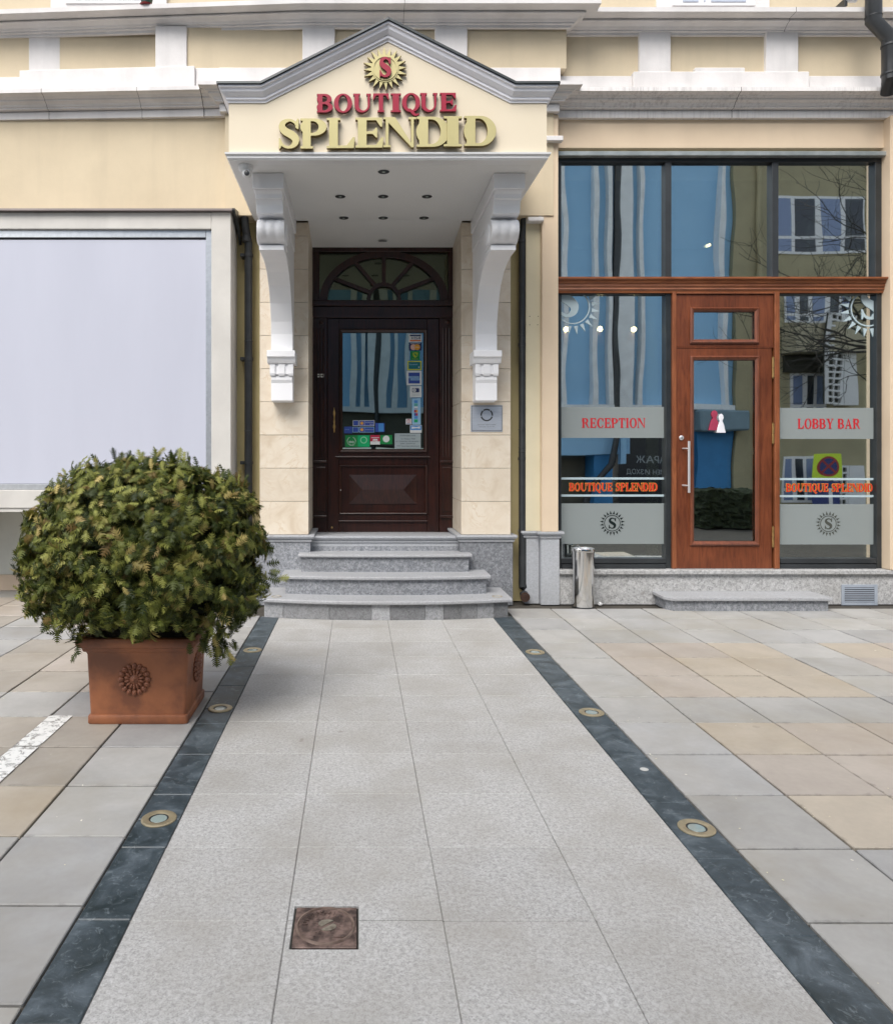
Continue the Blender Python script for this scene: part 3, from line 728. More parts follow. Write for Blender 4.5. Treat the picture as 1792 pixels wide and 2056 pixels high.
# lobby room seen through the glass
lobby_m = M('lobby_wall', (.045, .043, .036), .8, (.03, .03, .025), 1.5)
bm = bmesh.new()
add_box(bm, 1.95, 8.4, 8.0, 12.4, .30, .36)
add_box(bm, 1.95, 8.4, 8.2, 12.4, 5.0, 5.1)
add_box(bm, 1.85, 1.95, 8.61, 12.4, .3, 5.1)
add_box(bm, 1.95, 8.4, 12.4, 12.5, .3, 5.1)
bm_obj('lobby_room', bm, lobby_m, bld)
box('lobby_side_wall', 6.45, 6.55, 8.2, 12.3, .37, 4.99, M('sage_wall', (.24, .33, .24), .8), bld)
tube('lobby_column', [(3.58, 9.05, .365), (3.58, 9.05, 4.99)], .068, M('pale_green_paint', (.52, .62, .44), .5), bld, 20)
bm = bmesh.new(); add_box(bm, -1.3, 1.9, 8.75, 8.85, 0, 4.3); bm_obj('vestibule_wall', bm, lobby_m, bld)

# ------------------------------------------------------------------ left shop bay
bay = empty('display_window', (-3, 8, 1.0), 'large blank white display window in a pale projecting frame, left of the entrance', 'shop window')
YB = 7.55
xr = PX(463.4, YB); xi = PX(424.4, YB); zt = PZ(426, YB); zi = PZ(459.5, YB); zb = PZ(984, YB); zs = PZ(1020, YB)
bayw = M('bay_render', (.62, .60, .565), .8, (.56, .54, .51), 2, bs=.2, bscale=70, grime=.25)
box('frame_post', xi, xr, YB, 7.95, zs, zt, bayw, bay, .004)
box('frame_head', -7, xi - .001, YB + .001, 7.95, zi, zt - .001, bayw, bay, .004)
box('sill', -7, xi - .001, YB - .004, 8.6, zs, zb, bayw, bay, .004)
xm = PX(413.5, YB + .04)
box('metal_frame', xm, xi - .002, YB + .035, YB + .1, zb + .002, zi - .002, alu, bay, .003)
box('metal_frame', -7, xm - .001, YB + .036, YB + .1, PZ(477, YB + .04), zi - .002, alu, bay, .003)
box('metal_frame', -7, xm - .001, YB + .036, YB + .1, zb + .002, PZ(972, YB + .04), alu, bay, .003)
box('blank_panel', -7, xm - .003, YB + .052, YB + .07, PZ(972, YB) + .003, PZ(478.5, YB), panel_w, bay)
box('backing', -7, xi, YB + .11, 7.94, zb + .003, zi - .003, black_m, bay)
box('drip_flashing', -7, xr + .02, YB - .05, 7.93, zt + .002, zt + .022, M('flashing', (.26, .22, .21), .4, metal=.4), bay)
prism('flashing_end', [(YB - .05, zt + .024), (7.95, zt + .10), (7.95, zt - .22), (7.80, zt - .10), (YB - .05, zt + .004)], 'x', xr + .021, xr + .05, black_m, bay)
box('lower_wall', -7, -1.31, 8.62, 9.0, PZ(1153.7, 8.62), zs - .001, plaster_in, bay)
box('lower_wall_side', -1.34, -1.301, 7.96, 8.62, .0, zs - .001, plaster_in, bay)
box('kerb', -7, -1.35, 8.585, 9.0, 0, PZ(1153.7, 8.6) - .001, M('peach_kerb', (.60, .48, .37), .8, bs=.3, bscale=60, grime=.2), bay, .004)
box('bay_floor', -7, -1.302, 7.56, 9.0, zs - .04, zs - .002, bayw, bay)

# ------------------------------------------------------------------ entrance steps
st = empty('entrance_steps', (.28, 7.4, 0), 'four curved grey granite steps rising to the dark wooden entrance door', 'steps')
def arc_front(xc, half, yf, bow, n=15):
    return [(xc - half + 2 * half * k / (n - 1), yf + bow * ((k / (n - 1) * 2 - 1) ** 2)) for k in range(n)]
def tread(xc, half, yf, bow, yb, z0, z1):
    pts = arc_front(xc, half, yf, bow); pts = pts + [(xc + half, yb), (xc - half, yb)]
    bm = bmesh.new(); add_prism(bm, pts, 'z', z0, z1)
    es = [e for e in bm.edges if abs(e.verts[0].co.z - e.verts[1].co.z) < 1e-5 and max(e.verts[0].co.y, e.verts[1].co.y) < yb - .01]
    bmesh.ops.recalc_face_normals(bm, faces=bm.faces); bmesh.ops.bevel(bm, geom=es, offset=.011, segments=3, affect='EDGES', profile=.5)
    return bm_obj('tread', bm, gr_step, st)
def riser(xc, half, yf, bow, yb, z0, z1, m=gr_rise):
    pts = arc_front(xc, half, yf, bow) + [(xc + half, yb), (xc - half, yb)]
    return prism('riser', pts, 'z', z0, z1, m, st)
tread(.283, 1.195, 6.985, .14, 7.742, .150, .186)
tread(.278, 1.035, 7.27, .085, 7.743, .335, .371)
tread(.278, .885, 7.545, .03, 7.95, .520, .551)
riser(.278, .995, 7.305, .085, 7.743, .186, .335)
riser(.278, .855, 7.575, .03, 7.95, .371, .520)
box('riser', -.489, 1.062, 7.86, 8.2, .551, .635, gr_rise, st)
mitre_run('landing_moulding', capf(.71), [(-.490, 7.858), (1.063, 7.858)], gr_cap, st)
prism('landing', [(7.859, .70), (8.1, .700), (8.52, .682), (8.7, .68), (8.7, .60), (7.859, .60)], 'x', -.490, 1.063, gr_cap, st)
# tiled lowest riser that follows the curve
fr = [(-.90), PX(569, 7.15), PX(661, 7.06), PX(746, 7.03), PX(783, 7.02), PX(854, 7.02), PX(890.8, 7.03), PX(926.8, 7.04), PX(959, 7.07), PX(992, 7.12), 1.445]
def yarc(x): return 7.025 + .14 * ((x - .283) / 1.185) ** 2
rs = [granite('granite_tile_%d' % k, (b_, b_ * 1.02, b_ * 1.07), (b_ * .55,) * 3, (b_ * 1.35, b_ * 1.37, b_ * 1.4), .2, .6, .6) for k, b_ in enumerate((.30, .22, .19, .36, .18, .29, .16, .19, .27, .16))]
for k, (a, b_) in enumerate(zip(fr, fr[1:])):
    a += .0015; b_ -= .0015; n = 3
    pts = [(a + (b_ - a) * q / n, yarc(a + (b_ - a) * q / n)) for q in range(n + 1)]; pts += [(b_, yarc(b_) + .05), (a, yarc(a) + .05)]
    prism('riser_tile', pts, 'z', .001, .149, rs[k], st)
riser(.283, 1.16, 7.06, .15, 7.742, 0, .148, mortar)
for k, (x, lab) in enumerate(((PX(1001, 7.15), 'flat round step light on the right end of the lowest step'), (PX(553, 7.15), 'flat round step light on the left end of the lowest step, beside the bush'))):
    e = empty('step_light', (x, 7.24, .186), lab, 'step light', 'round lights set in the lowest step')
    lathe('ring', [(.05, 0), (.05, .003), (.041, .0045), (.040, .001)], (x, 7.24, .186), bronze, e, 28)
    lathe('lens', [(.0395, 0), (.0395, .0012)], (x, 7.24, .186), gr_cap, e, 28)
# low granite step under the lobby door
ls = empty('low_step', (3.9, 7.6, 0), 'low single granite step below the cherry wood lobby door', 'step')
prism('tread', [(3.075, 7.783), (3.075, 7.50), (3.13, 7.415), (4.735, 7.415), (4.735, 7.783)], 'z', .106, .139, gr_step, ls, .006)
prism('riser', [(3.11, 7.783), (3.11, 7.52), (3.155, 7.45), (4.705, 7.45), (4.705, 7.783)], 'z', 0, .1055, gr_rise, ls)

# ------------------------------------------------------------------ entrance portico
po = empty('entrance_portico', (.25, 7.7, 4.0), 'gabled white and cream porch canopy on two scrolled brackets over the entrance', 'canopy')
GX, YG = .248, 6.15
hw, hm, hk = 1.312, 1.388, 1.036
zE, zEi, zP, zPi, zF = 4.585, 4.475, 5.105, 4.985, 4.0
face = [(GX - hw, 4.055), (GX + hw, 4.055), (GX + hw, zEi + .05), (GX + .93 + .06, zEi + .05), (GX, zPi + .05), (GX - .93 - .06, zEi + .05), (GX - hw, zEi + .05)]
prism('gable_wall', face, 'y', YG, YG + .12, plaster_g, po)
box('cheek_wall', GX - hw, GX - hw + .12, YG + .121, 7.719, 4.056, 4.53, plaster_g, po)
box('cheek_wall', GX + hw - .12, GX + hw, YG + .121, 7.719, 4.056, 4.53, plaster_g, po)
box('soffit', GX - hw + .03, GX + hw - .03, YG + .03, 7.742, zF, 4.05, soffit_m, po)
prism('soffit', [(7.743, zF), (7.743, 4.05), (8.6, 4.05), (8.6, 3.918), (8.475, 3.930)], 'x', -.515, 1.083, soffit_m, po)
# white ledge round the foot of the canopy
mitre_run('foot_moulding', [(-.10, 3.998), (.0, 3.998), (.012, 4.012), (.012, 4.026), (.028, 4.038), (.03, 4.052), (0.004, 4.062), (-.1, 4.062)], [(GX - hw, 7.74), (GX - hw, YG), (GX + hw, YG), (GX + hw, 7.74)], white_p, po)
# raking moulding: profile swept along the gable outline, then back along the sides
def rake(name, prof, mat, closed=True):
    """prof: (out toward street, down from the outer edge)"""
    path = [(GX - hm, zE, YG), (GX - hk, zE, YG), (GX, zP, YG), (GX + hk, zE, YG), (GX + hm, zE, YG)]
    bm = bmesh.new(); rows = []
    n = len(path)
    for i, (x, z, y) in enumerate(path):
        ns = []
        for a, b_ in ((i - 1, i), (i, i + 1)):
            if a >= 0 and b_ < n:
                t = Vector((path[b_][0] - path[a][0], path[b_][1] - path[a][1])).normalized(); ns.append(Vector((t.y, -t.x)))
        if len(ns) == 2: m_ = (ns[0] + ns[1]); dn = m_ / m_.length_squared * 2
        else: dn = ns[0]
        row = []
        for d, dd in prof:
            xx = x + dn.x * dd
            if i == 0: xx = GX - hw - d * .8
            if i == n - 1: xx = GX + hw + d * .8
            row.append(bm.verts.new((xx, y - d, z + dn.y * dd)))
        rows.append(row)
    for row0, sgn in ((rows[0], -1), (rows[-1], 1)):
        back = [bm.verts.new((v.co.x, 7.70, v.co.z)) for v in row0]
        if sgn < 0: rows.insert(0, back)
        else: rows.append(back)
    m2 = len(prof)
    for A, B in zip(rows, rows[1:]):
        for k in range(m2): bm.faces.new((A[k], A[(k + 1) % m2], B[(k + 1) % m2], B[k]))
    bm.faces.new(rows[0]); bm.faces.new(rows[-1])
    return bm_obj(name, bm, mat, po)
rake('raking_moulding', [(-.05, .006), (.088, .006), (.09, .022), (.074, .030), (.066, .05), (.04, .075), (.028, .082), (.026, .098), (.012, .106), (.010, .118), (-.05, .118)], trim_g)
rake('roof_flashing', [(-.05, -.014), (.104, -.014), (.106, .004), (-.05, .004)], M('lead_flashing', (.035, .042, .045), .4, metal=.3))
roof = [(GX - hm, zE - .006), (GX - hk, zE - .006), (GX, zP - .006), (GX + hk, zE - .006), (GX + hm, zE - .006), (GX + hm - .07, zE - .09), (GX + hk - .0, zE - .09), (GX, zP - .09), (GX - hk, zE - .09), (GX - hm + .07, zE - .09)]
prism('roof', roof, 'y', YG + .052, 7.70, M('lead_flashing', (.035, .042, .045), .4, metal=.3), po)
# scrolled brackets
def console(xc):
    p = box('bracket', xc - .11, xc + .11, 7.60, 7.779, 2.12, 3.995, trim_c, po)
    body = [(7.62, 2.56), (7.62, 2.64), (7.61, 2.75), (7.575, 2.92), (7.50, 3.09), (7.38, 3.24), (7.22, 3.335), (7.05, 3.385), (6.90, 3.405), (6.86, 3.42), (6.86, 3.60), (7.0, 3.68), (7.779, 3.68), (7.779, 2.56)]
    prism('bracket_sweep', body, 'x', xc - .108, xc + .108, trim_c, p, .004)
    # upper arm, stepped under the soffit
    prism('bracket_arm', [(6.56, 3.69), (6.545, 3.76), (6.52, 3.80), (6.50, 3.802), (6.49, 3.835), (6.455, 3.862), (7.779, 3.862), (7.779, 3.681), (6.70, 3.681)], 'x', xc - .118, xc + .118, trim_c, p, .004)
    box('bracket_cap', xc - .135, xc + .135, 6.43, 7.742, 3.864, 3.999, trim_c, p, .006, 2)
    # lobed scroll
    bm = bmesh.new(); prof = []
    for k in range(13):
        a = R(100 + 175 * k / 12); prof.append((6.79 + .20 * math.cos(a), 3.575 + .118 * math.sin(a)))
    prof += [(6.95, 3.45), (7.05, 3.60), (6.95, 3.69)]
    nx = 22; rows = []
    for q in range(nx + 1):
        u = q / nx; x = xc - .122 + .244 * u
        sc_ = -.0 if u in (0, 1) else .012 * abs(math.sin(math.pi * u * 3)) - .002
        rows.append([bm.verts.new((x, y - (sc_ if y < 6.86 else 0), z)) for y, z in prof])
    m2 = len(prof)
    for A, B in zip(rows, rows[1:]):
        for k in range(m2): bm.faces.new((A[k], A[(k + 1) % m2], B[(k + 1) % m2], B[k]))
    bm.faces.new(rows[0]); bm.faces.new(rows[-1]); bm_obj('scroll', bm, trim_c, p, True)
    for sx in (-1, 1):   # side volutes
        bm = bmesh.new(); add_lathe(bm, [(.098, 0), (.098, .008), (.085, .016), (.06, .012), (.045, .020), (.0, .024)] if sx > 0 else [(.098, 0), (.098, -.008), (.085, -.016), (.06, -.012), (.045, -.020), (.0, -.024)], (xc + sx * .121, 6.79, 3.57), 24, 'x')
        bm_obj('volute', bm, trim_c, p, True)
    box('scroll_shelf', xc - .113, xc + .113, 6.70, 7.3, 3.405, 3.452, trim_c, p, .004)
    prism('capital', [(7.50, 2.618), (7.50, 2.555), (7.52, 2.548), (7.535, 2.515), (7.55, 2.492), (7.779, 2.492), (7.779, 2.618)], 'x', xc - .142, xc + .142, trim_c, p, .003)
    bm = bmesh.new()
    add_box(bm, xc - .1175, xc + .1175, 7.574, 7.70, 2.385, 2.4885)
    for a, b_ in ((-.118, -.066), (-.034, .034), (.066, .118)):
        add_prism(bm, [(7.56, 2.489), (7.56, 2.392), (7.568, 2.372), (7.5735, 2.366), (7.5735, 2.489)], 'x', xc + a, xc + b_)
    bm_obj('fluted_block', bm, trim_c, p)
    prism('drop', [(7.585, 2.366), (7.585, 2.33), (7.68, 2.12), (7.70, 2.11), (7.779, 2.11), (7.779, 2.366)], 'x', xc - .108, xc + .108, trim_c, p, .003)
console(GX - 1.022); console(GX + 1.062)

# ------------------------------------------------------------------ gable lettering and emblem
YT = YG - .004
def gz(z1): return z1 * .4293 + 29.6
def gx(z1): return z1 * .4293 + 414.3
S1 = empty('red_lettering', (.2, YG, 4.5), 'crimson raised letters reading BOUTIQUE on the gable, above the gold word', 'sign')
for ch, a, b_, t0 in (('B', 517, 590, 0), ('O', 597, 681, 0), ('U', 687, 769, -1), ('T', 779, 853, -2), ('I', 862, 909, -2), ('Q', 915, 999, -3), ('U', 1000, 1079, -4), ('E', 1092, 1169, -5)):
    yy = YT - .035
    letter(ch, PX(gx(a), yy), PX(gx(b_), yy), PZ(gz(456 + t0), yy), PZ(gz(370 + t0), yy), yy, .030, [crimson, crimson_d], S1, .235, .10, .0012)
S2 = empty('gold_lettering', (.2, YG, 4.3), 'large gold raised letters reading SPLENDID on the gable above the porch', 'sign')
for ch, a, b_, t0 in (('S', 330, 440, 0), ('P', 440, 562, -1), ('L', 563, 694, -3), ('E', 697, 828, -5), ('N', 828, 980, -7), ('D', 984, 1136, -9), ('I', 1110, 1194, -11), ('D', 1206, 1354, -13)):
    yy = YT - .05 - (.012 if ch == 'I' else 0)
    letter(ch, PX(gx(a), yy), PX(gx(b_), yy), PZ(gz(626 + t0), yy), PZ(gz(486 + t0), yy), yy, .042, [gold, gold_d], S2, .26, .085, .0015)
yy = YT - .03; ex, ez = PX(772.8, yy), PZ(137.5, yy); rr = 43 * yy / F
em = empty('sun_emblem', (ex, YG, ez), 'round gold sun emblem with crimson S and pointed rays at the top of the gable', 'emblem')
for k in range(20):
    a = 2 * math.pi * k / 20 + .05; ca, sa = math.cos(a), math.sin(a); r0, r1, hw_ = rr * .58, rr * (1.03 if k % 2 else .98), rr * .10
    put_outline('ray', [[(ex + ca * r0 - sa * hw_, ez + sa * r0 + ca * hw_), (ex + ca * r1, ez + sa * r1), (ex + ca * r0 + sa * hw_, ez + sa * r0 - ca * hw_)][::-1]], 0, yy, 0, .028, [gold, gold_d], em)
put_outline('disc', [ring_loop(ex, ez, rr * .64, 48)], 0, yy - .004, 0, .033, [gold, gold_d], em, .001)
put_outline('rim', [ring_loop(ex, ez, rr * .57, 48), ring_loop(ex, ez, rr * .52, 48, True)], 0, yy - .010, 0, .006, [gold, gold_d], em)
letter('S', ex - rr * .30, ex + rr * .30, ez - rr * .46, ez + rr * .46, yy - .024, .018, [crimson, crimson_d], em, .30, .12, .001)

# ------------------------------------------------------------------ downlights in the soffit
DL = [(.223, 6.40, 'nearest the gable'), (-.164, 7.01, 'on the left of the front row of three'), (.239, 7.01, 'in the middle of the front row of three'), (.652, 7.01, 'on the right of the front row of three'),
      (-.143, 7.64, 'on the left of the rear row of three'), (.261, 7.64, 'in the middle of the rear row of three'), (.68, 7.64, 'on the right of the rear row of three'), (.278, 8.28, 'nearest the entrance door')]
def downlight(x, y, z):
    e = empty('downlight', (x, y, z))
    bm = bmesh.new(); add_lathe(bm, [(.056, 0), (.056, -.003), (.050, -.004), (.049, -.001)], (0, 0, 0), 28); me_o = bm_obj('ring', bm, white_p, None, True); me_o.parent = e
    bm = bmesh.new(); add_lathe(bm, [(.0485, -.0), (.0485, -.0050), (.03, -.0056)], (0, 0, 0), 28); o2 = bm_obj('bulb_recess', bm, black_m, None, True); o2.parent = e
    bm = bmesh.new(); add_lathe(bm, [(.014, -.0057), (.014, -.0066), (.006, -.0072)], (0, 0, 0), 16); o3 = bm_obj('bulb', bm, flat('bulb_glass', (.5, .55, .5), .1), None, True); o3.parent = e
    return e
d0 = downlight(DL[0][0], DL[0][1], 3.9995)
for k, (x, y, s_) in enumerate(DL):
    e = d0 if k == 0 else copy_tree(d0)
    e.location = (x, y, 3.9995 if y < 7.9 else 3.942)
    if y > 7.9: e.rotation_euler = (R(5.5), 0, 0); e.location.z = zF - .070 * (y - 7.743) / .732 - .0005
    tag(e, 'small black porch downlight ' + s_, 'downlight', 'downlights in the porch soffit')
# dome camera under the canopy
cx_, cy_ = PX(493, 6.27), 6.27
dc = empty('dome_camera', (cx_, cy_, 4.0), 'small white dome camera under the left front corner of the porch soffit', 'security camera')
lathe('housing', [(.062, 0), (.062, -.02), (.055, -.045), (.035, -.06)], (cx_, cy_, 3.9995), white_p, dc, 24)
bm = bmesh.new(); add_lathe(bm, [(.001, -.04), (.028, -.034), (.04, -.012), (.036, .02), (.01, .036)], (cx_ + .012, cy_ - .012, 3.925), 20, 'y'); bm_obj('eyeball', bm, white_p, dc, True)
lathe('lens', [(.022, 0), (.022, -.012), (.01, -.016)], (cx_ + .018, cy_ - .046, 3.917), black_m, dc, 18, 'y')

# ------------------------------------------------------------------ dark entrance door
YD = 8.5
def zx(v): return PX(497.1 + .35 * v, YD)
def zz(v): return PZ(414.3 + .35 * v, YD)
dr = empty('entrance_door', (.29, YD, .68), 'dark mahogany entrance door with arched fanlight and sticker-covered glass pane', 'door')
x0, x1 = zx(378), zx(1180); zB = zz(1872); zT = 3.96
box('frame_head', x0 - .06, x1 + .06, YD - .02, YD + .16, zz(262), zT, wdk, dr, .004)
box('frame_jamb', x0 - .06, zx(412), YD - .02, YD + .16, zz(541), zz(262) - .001, wdk, dr, .004)
box('frame_jamb', zx(1150), x1 + .06, YD - .02, YD + .16, zz(541), zz(262) - .001, wdk, dr, .004)
# fanlight
box('fanlight_pane', zx(410), zx(1152), YD + .04, YD + .048, zz(541), zz(260), gl_fan, dr)
fx, fz = zx(781), zz(541); sc_ = .35 * YD / F
def arch(rx0, rz0, rx1, rz1, n=28):
    o_ = [(fx + rx0 * sc_ * math.cos(math.pi * k / n), fz + rz0 * sc_ * math.sin(math.pi * k / n)) for k in range(n + 1)]
    i_ = [(fx + rx1 * sc_ * math.cos(math.pi * k / n), fz + rz1 * sc_ * math.sin(math.pi * k / n)) for k in range(n + 1)]
    return o_ + i_[::-1]
put_outline('arch_bar', [arch(368, 286, 326, 250)], 0, YD - .012, 0, .05, wdk, dr, .003)
put_outline('inner_arch_bar', [arch(98, 104, 80, 84)], 0, YD - .006, 0, .04, wdk, dr, .003)
for a in (30, 60, 90, 120, 150):
    c_, s_ = math.cos(R(a)), math.sin(R(a)); wv = 10 * sc_
    p0 = Vector((fx + 90 * sc_ * c_, fz + 95 * sc_ * s_)); p1 = Vector((fx + 332 * sc_ * c_, fz + 256 * sc_ * s_)); n_ = (p1 - p0).normalized(); n_ = Vector((-n_.y, n_.x)) * wv
    put_outline('glazing_bar', [[tuple(p0 - n_), tuple(p1 - n_), tuple(p1 + n_), tuple(p0 + n_)]], 0, YD - .008, 0, .042, wdk, dr, .002)
box('transom', x0 - .06, x1 + .06, YD - .05, YD + .16, zz(575), zz(541) - .001, wdk, dr, .01, 2)
box('transom', x0 - .06, x1 + .06, YD - .02, YD + .16, zz(640), zz(575) - .001, wdk, dr, .006)
# fluted side posts
for a, b_ in ((378, 456), (1100, 1178)):
    xa, xb = zx(a) - (.06 if a < 400 else 0), zx(b_) + (.06 if b_ > 1100 else 0)
    pt_ = box('side_post', xa, xb, YD + .0, YD + .16, zB, zz(640) - .001, wdk, dr, .004)
    for k in range(3):
        xc = zx(a + 20 + k * 18); tube('flute', [(xc, YD - .002, zz(1438)), (xc, YD - .002, zz(700))], .008, wdk, pt_, 8)
    box('post_moulding', zx(a) + .002, zx(b_) - .002, YD - .03, YD - .001, zz(1472), zz(1458), wdk, pt_, .006, 2)
    box('post_panel', zx(a + 16), zx(b_ - 10), YD - .012, YD - .001, zz(1750), zz(1495), wdk, pt_, .005, 2)
    box('post_moulding', zx(a) + .002, zx(b_) - .002, YD - .03, YD - .001, zz(1788), zz(1772), wdk, pt_, .006, 2)
    lathe('rosette', [(.028, 0), (.028, -.012), (.012, -.022)], (zx(a + 45), YD - .001, zz(665)), wdk, pt_, 20, 'y')
# leaf built from stiles and rails
lx0, lx1 = zx(458), zx(1098); YLf = YD + .02
box('stile', lx0, zx(524), YLf, YLf + .06, zB, zz(642), wdk, dr, .003)
box('stile', zx(1030), lx1, YLf, YLf + .06, zB, zz(642), wdk, dr, .003)
box('rail', zx(524) + .001, zx(1030) - .001, YLf + .001, YLf + .06, zz(702), zz(642), wdk, dr, .003)
box('rail', zx(524) + .001, zx(1030) - .001, YLf + .001, YLf + .06, zz(1481), zz(1412), wdk, dr, .003)
box('rail', zx(524) + .001, zx(1030) - .001, YLf + .001, YLf + .06, zB, zz(1770), wdk, dr, .003)
def frame_mould(name, xa, xb, za, zb_, wd_, yf, dep, mat, parent):
    """picture-frame moulding with mitred corners, sloping inward"""
    bm = bmesh.new(); prof = [(0, 0), (0, -dep * .6), (wd_ * .3, -dep), (wd_ * .6, -dep * .75), (wd_, -dep * .15), (wd_, 0)]
    rows = []
    for cx2, cz2, sx, sz in ((xa, za, 1, 1), (xb, za, -1, 1), (xb, zb_, -1, -1), (xa, zb_, 1, -1)):
        rows.append([bm.verts.new((cx2 + sx * u, yf + v, cz2 + sz * u)) for u, v in prof])
    m2 = len(prof)
    for i in range(4):
        A, B = rows[i], rows[(i + 1) % 4]
        for k in range(m2): bm.faces.new((A[k], A[(k + 1) % m2], B[(k + 1) % m2], B[k]))
    return bm_obj(name, bm, mat, parent)
frame_mould('glass_moulding', zx(524), zx(1030), zz(1412), zz(702), .04, YLf, .022, wdk, dr)
pane = box('glass_pane', zx(543), zx(1010), YLf + .02, YLf + .028, zz(1398), zz(722), gl_door, dr)
box('ledge_moulding', zx(502), zx(1048), YLf - .035, YLf - .001, zz(1443), zz(1432), wdk, dr, .008, 2)
frame_mould('panel_moulding', zx(522), zx(1032), zz(1768), zz(1480), .03, YLf, .02, wdk, dr)
box('panel_field', zx(530), zx(1024), YLf + .02, YLf + .05, zz(1764), zz(1484), wdk, dr)
bm = bmesh.new(); A = [(zx(580), zz(1708)), (zx(970), zz(1708)), (zx(970), zz(1540)), (zx(580), zz(1540))]
vs = [bm.verts.new((a, YLf + .019, b_)) for a, b_ in A]; v2 = [bm.verts.new((a, YLf + .008, b_)) for a, b_ in A]
r0 = bm.verts.new((zx(658), YLf - .030, zz(1626))); r1 = bm.verts.new((zx(892), YLf - .030, zz(1626)))
for i in range(4): bm.faces.new((vs[i], vs[(i + 1) % 4], v2[(i + 1) % 4], v2[i]))
bm.faces.new((v2[0], v2[1], r1, r0)); bm.faces.new((v2[1], v2[2], r1)); bm.faces.new((v2[2], v2[3], r0, r1)); bm.faces.new((v2[3], v2[0], r0)); bm.faces.new(vs)
bm_obj('raised_panel', bm, wdk, dr)
box('kick_moulding', zx(520), zx(1032), YLf - .02, YLf - .001, zz(1812), zz(1802), wdk, dr, .006, 2)
# brass pull handle with turned ends
hx = zx(497); hh = [(1155, .003), (1168, .006), (1180, .014), (1190, .016), (1202, .011), (1212, .009), (1235, .012), (1250, .009), (1258, .016), (1268, .017), (1280, .008), (1290, .010), (1300, .002)]
bm = bmesh.new(); add_lathe(bm, [(r_ * .9, zz(v) - zz(1300)) for v, r_ in hh[::-1]], (hx, YLf - .05, zz(1300)), 14); bm_obj('pull_handle', bm, brass, dr, True)
for v in (1187, 1265): tube('handle_stem', [(hx, YLf - .05, zz(v)), (hx, YLf, zz(v))], .006, brass, dr, 10)
lathe('keyhole_plate', [(.011, 0), (.011, -.004), (.004, -.006)], (zx(483), YLf - .001, zz(1843)), brass, dr, 14, 'y')
lathe('stop_knob', [(.009, 0), (.009, -.010), (.004, -.014)], (zx(531), YLf - .001, zz(1628)), white_p, dr, 12, 'y')
bx = box('bell_plate', zx(395), zx(438), YD - .008, YD - .001, zz(981), zz(961), flat('label_white', (.68, .68, .64), .5), dr, .001)
for q_ in (402, 413, 424): box('engraved_mark', zx(q_), zx(q_ + 8), YD - .0088, YD - .0081, zz(975), zz(967), flat('ink', (.03, .03, .03), .5), bx)

# stickers on the glass
def SX(v): return PX(621.4 + .1651 * v, YD + .04)
def SZ(v): return PZ(621.4 + .1651 * v, YD + .04)
YS = YLf + .018
def colr(n, c): return flat('print_' + n, c, .4)
W_, NAVY, BLUE, ORG, GRN, YEL, TEAL, REDc = colr('white', (.66, .68, .68)), colr('navy', (.015, .025, .11)), colr('blue', (.03, .07, .33)), colr('orange', (.68, .17, .04)), colr('green', (.005, .22, .05)), colr('yellow', (.60, .60, .04)), colr('teal', (.01, .16, .18)), colr('red', (.42, .02, .06))
LB, SKYB, LG, PINK, AMB, GREY = colr('lightblue', (.30, .52, .72)), colr('sky', (.06, .25, .60)), colr('bright_green', (.0, .38, .13)), colr('pink', (.72, .42, .33)), colr('amber', (.75, .34, .03)), colr('grey', (.34, .40, .42))
def stk(a, b_, c, d, mat, name='sticker', parent=None, lev=0, r=.004):
    X0, X1, Z0, Z1 = SX(a), SX(b_), SZ(d), SZ(c)
    if r: return put_outline(name, [rrect(X0, X1, Z0, Z1, r, 3)], 0, YS - .0010 * (lev + 1), 0, .0007, mat, parent or dr)
    return box(name, X0, X1, YS - .0010 * (lev + 1), YS - .0010 * (lev + 1) + .0007, Z0, Z1, mat, parent or dr)
def stext(body, a, b_, y, h, mat, parent, lev=1, shear=0):
    return text(body, (SX(a) + SX(b_)) / 2, SZ(y), h * (SZ(0) - SZ(1)) * 1.35, YS - .0010 * (lev + 1), mat, parent, width=SX(b_) - SX(a), shear=shear)
def L(o, lab): o['label'] = lab; return o
s = L(stk(1205, 1363, 297, 397, W_), 'white card sticker with navy bar, orange bar and VISA lettering'); stk(1219, 1350, 308, 325, NAVY, 'stripe', s, 1, 0); stk(1219, 1350, 371, 388, ORG, 'stripe', s, 1, 0); stext('VISA', 1232, 1338, 349, 36, NAVY, s, 1, .35)
s = L(stk(1207, 1362, 405, 500, NAVY), 'navy card sticker with two overlapping pink and amber circles')
for cc, mm in ((1262, PINK), (1307, AMB)): put_outline('circle', [ring_loop(SX(cc), SZ(458), SX(36) - SX(0), 24)], 0, YS - (.0022 if cc < 1300 else .0030), 0, .0006, mm, s)
stext('EUROCARD', 1226, 1344, 414, 13, W_, s, 1); stext('MasterCard', 1232, 1336, 458, 15, W_, s, 3)
s = L(stk(1226, 1340, 505, 618, GRN, r=.001), 'green square sticker with a yellow lion shield'); put_outline('shield', [[(SX(1252), SZ(528)), (SX(1258), SZ(568)), (SX(1284), SZ(590)), (SX(1310), SZ(570)), (SX(1318), SZ(526)), (SX(1290), SZ(520))][::-1]], 0, YS - .0020, 0, .0006, colr('lime', (.35, .45, .02)), s); put_outline('shield_mark', [[(SX(1264), SZ(534)), (SX(1296), SZ(572)), (SX(1304), SZ(560)), (SX(1290), SZ(536))][::-1]], 0, YS - .0030, 0, .0006, GRN, s); stext('B B B', 1250, 1314, 602, 12, colr('lime', (.35, .45, .02)), s)
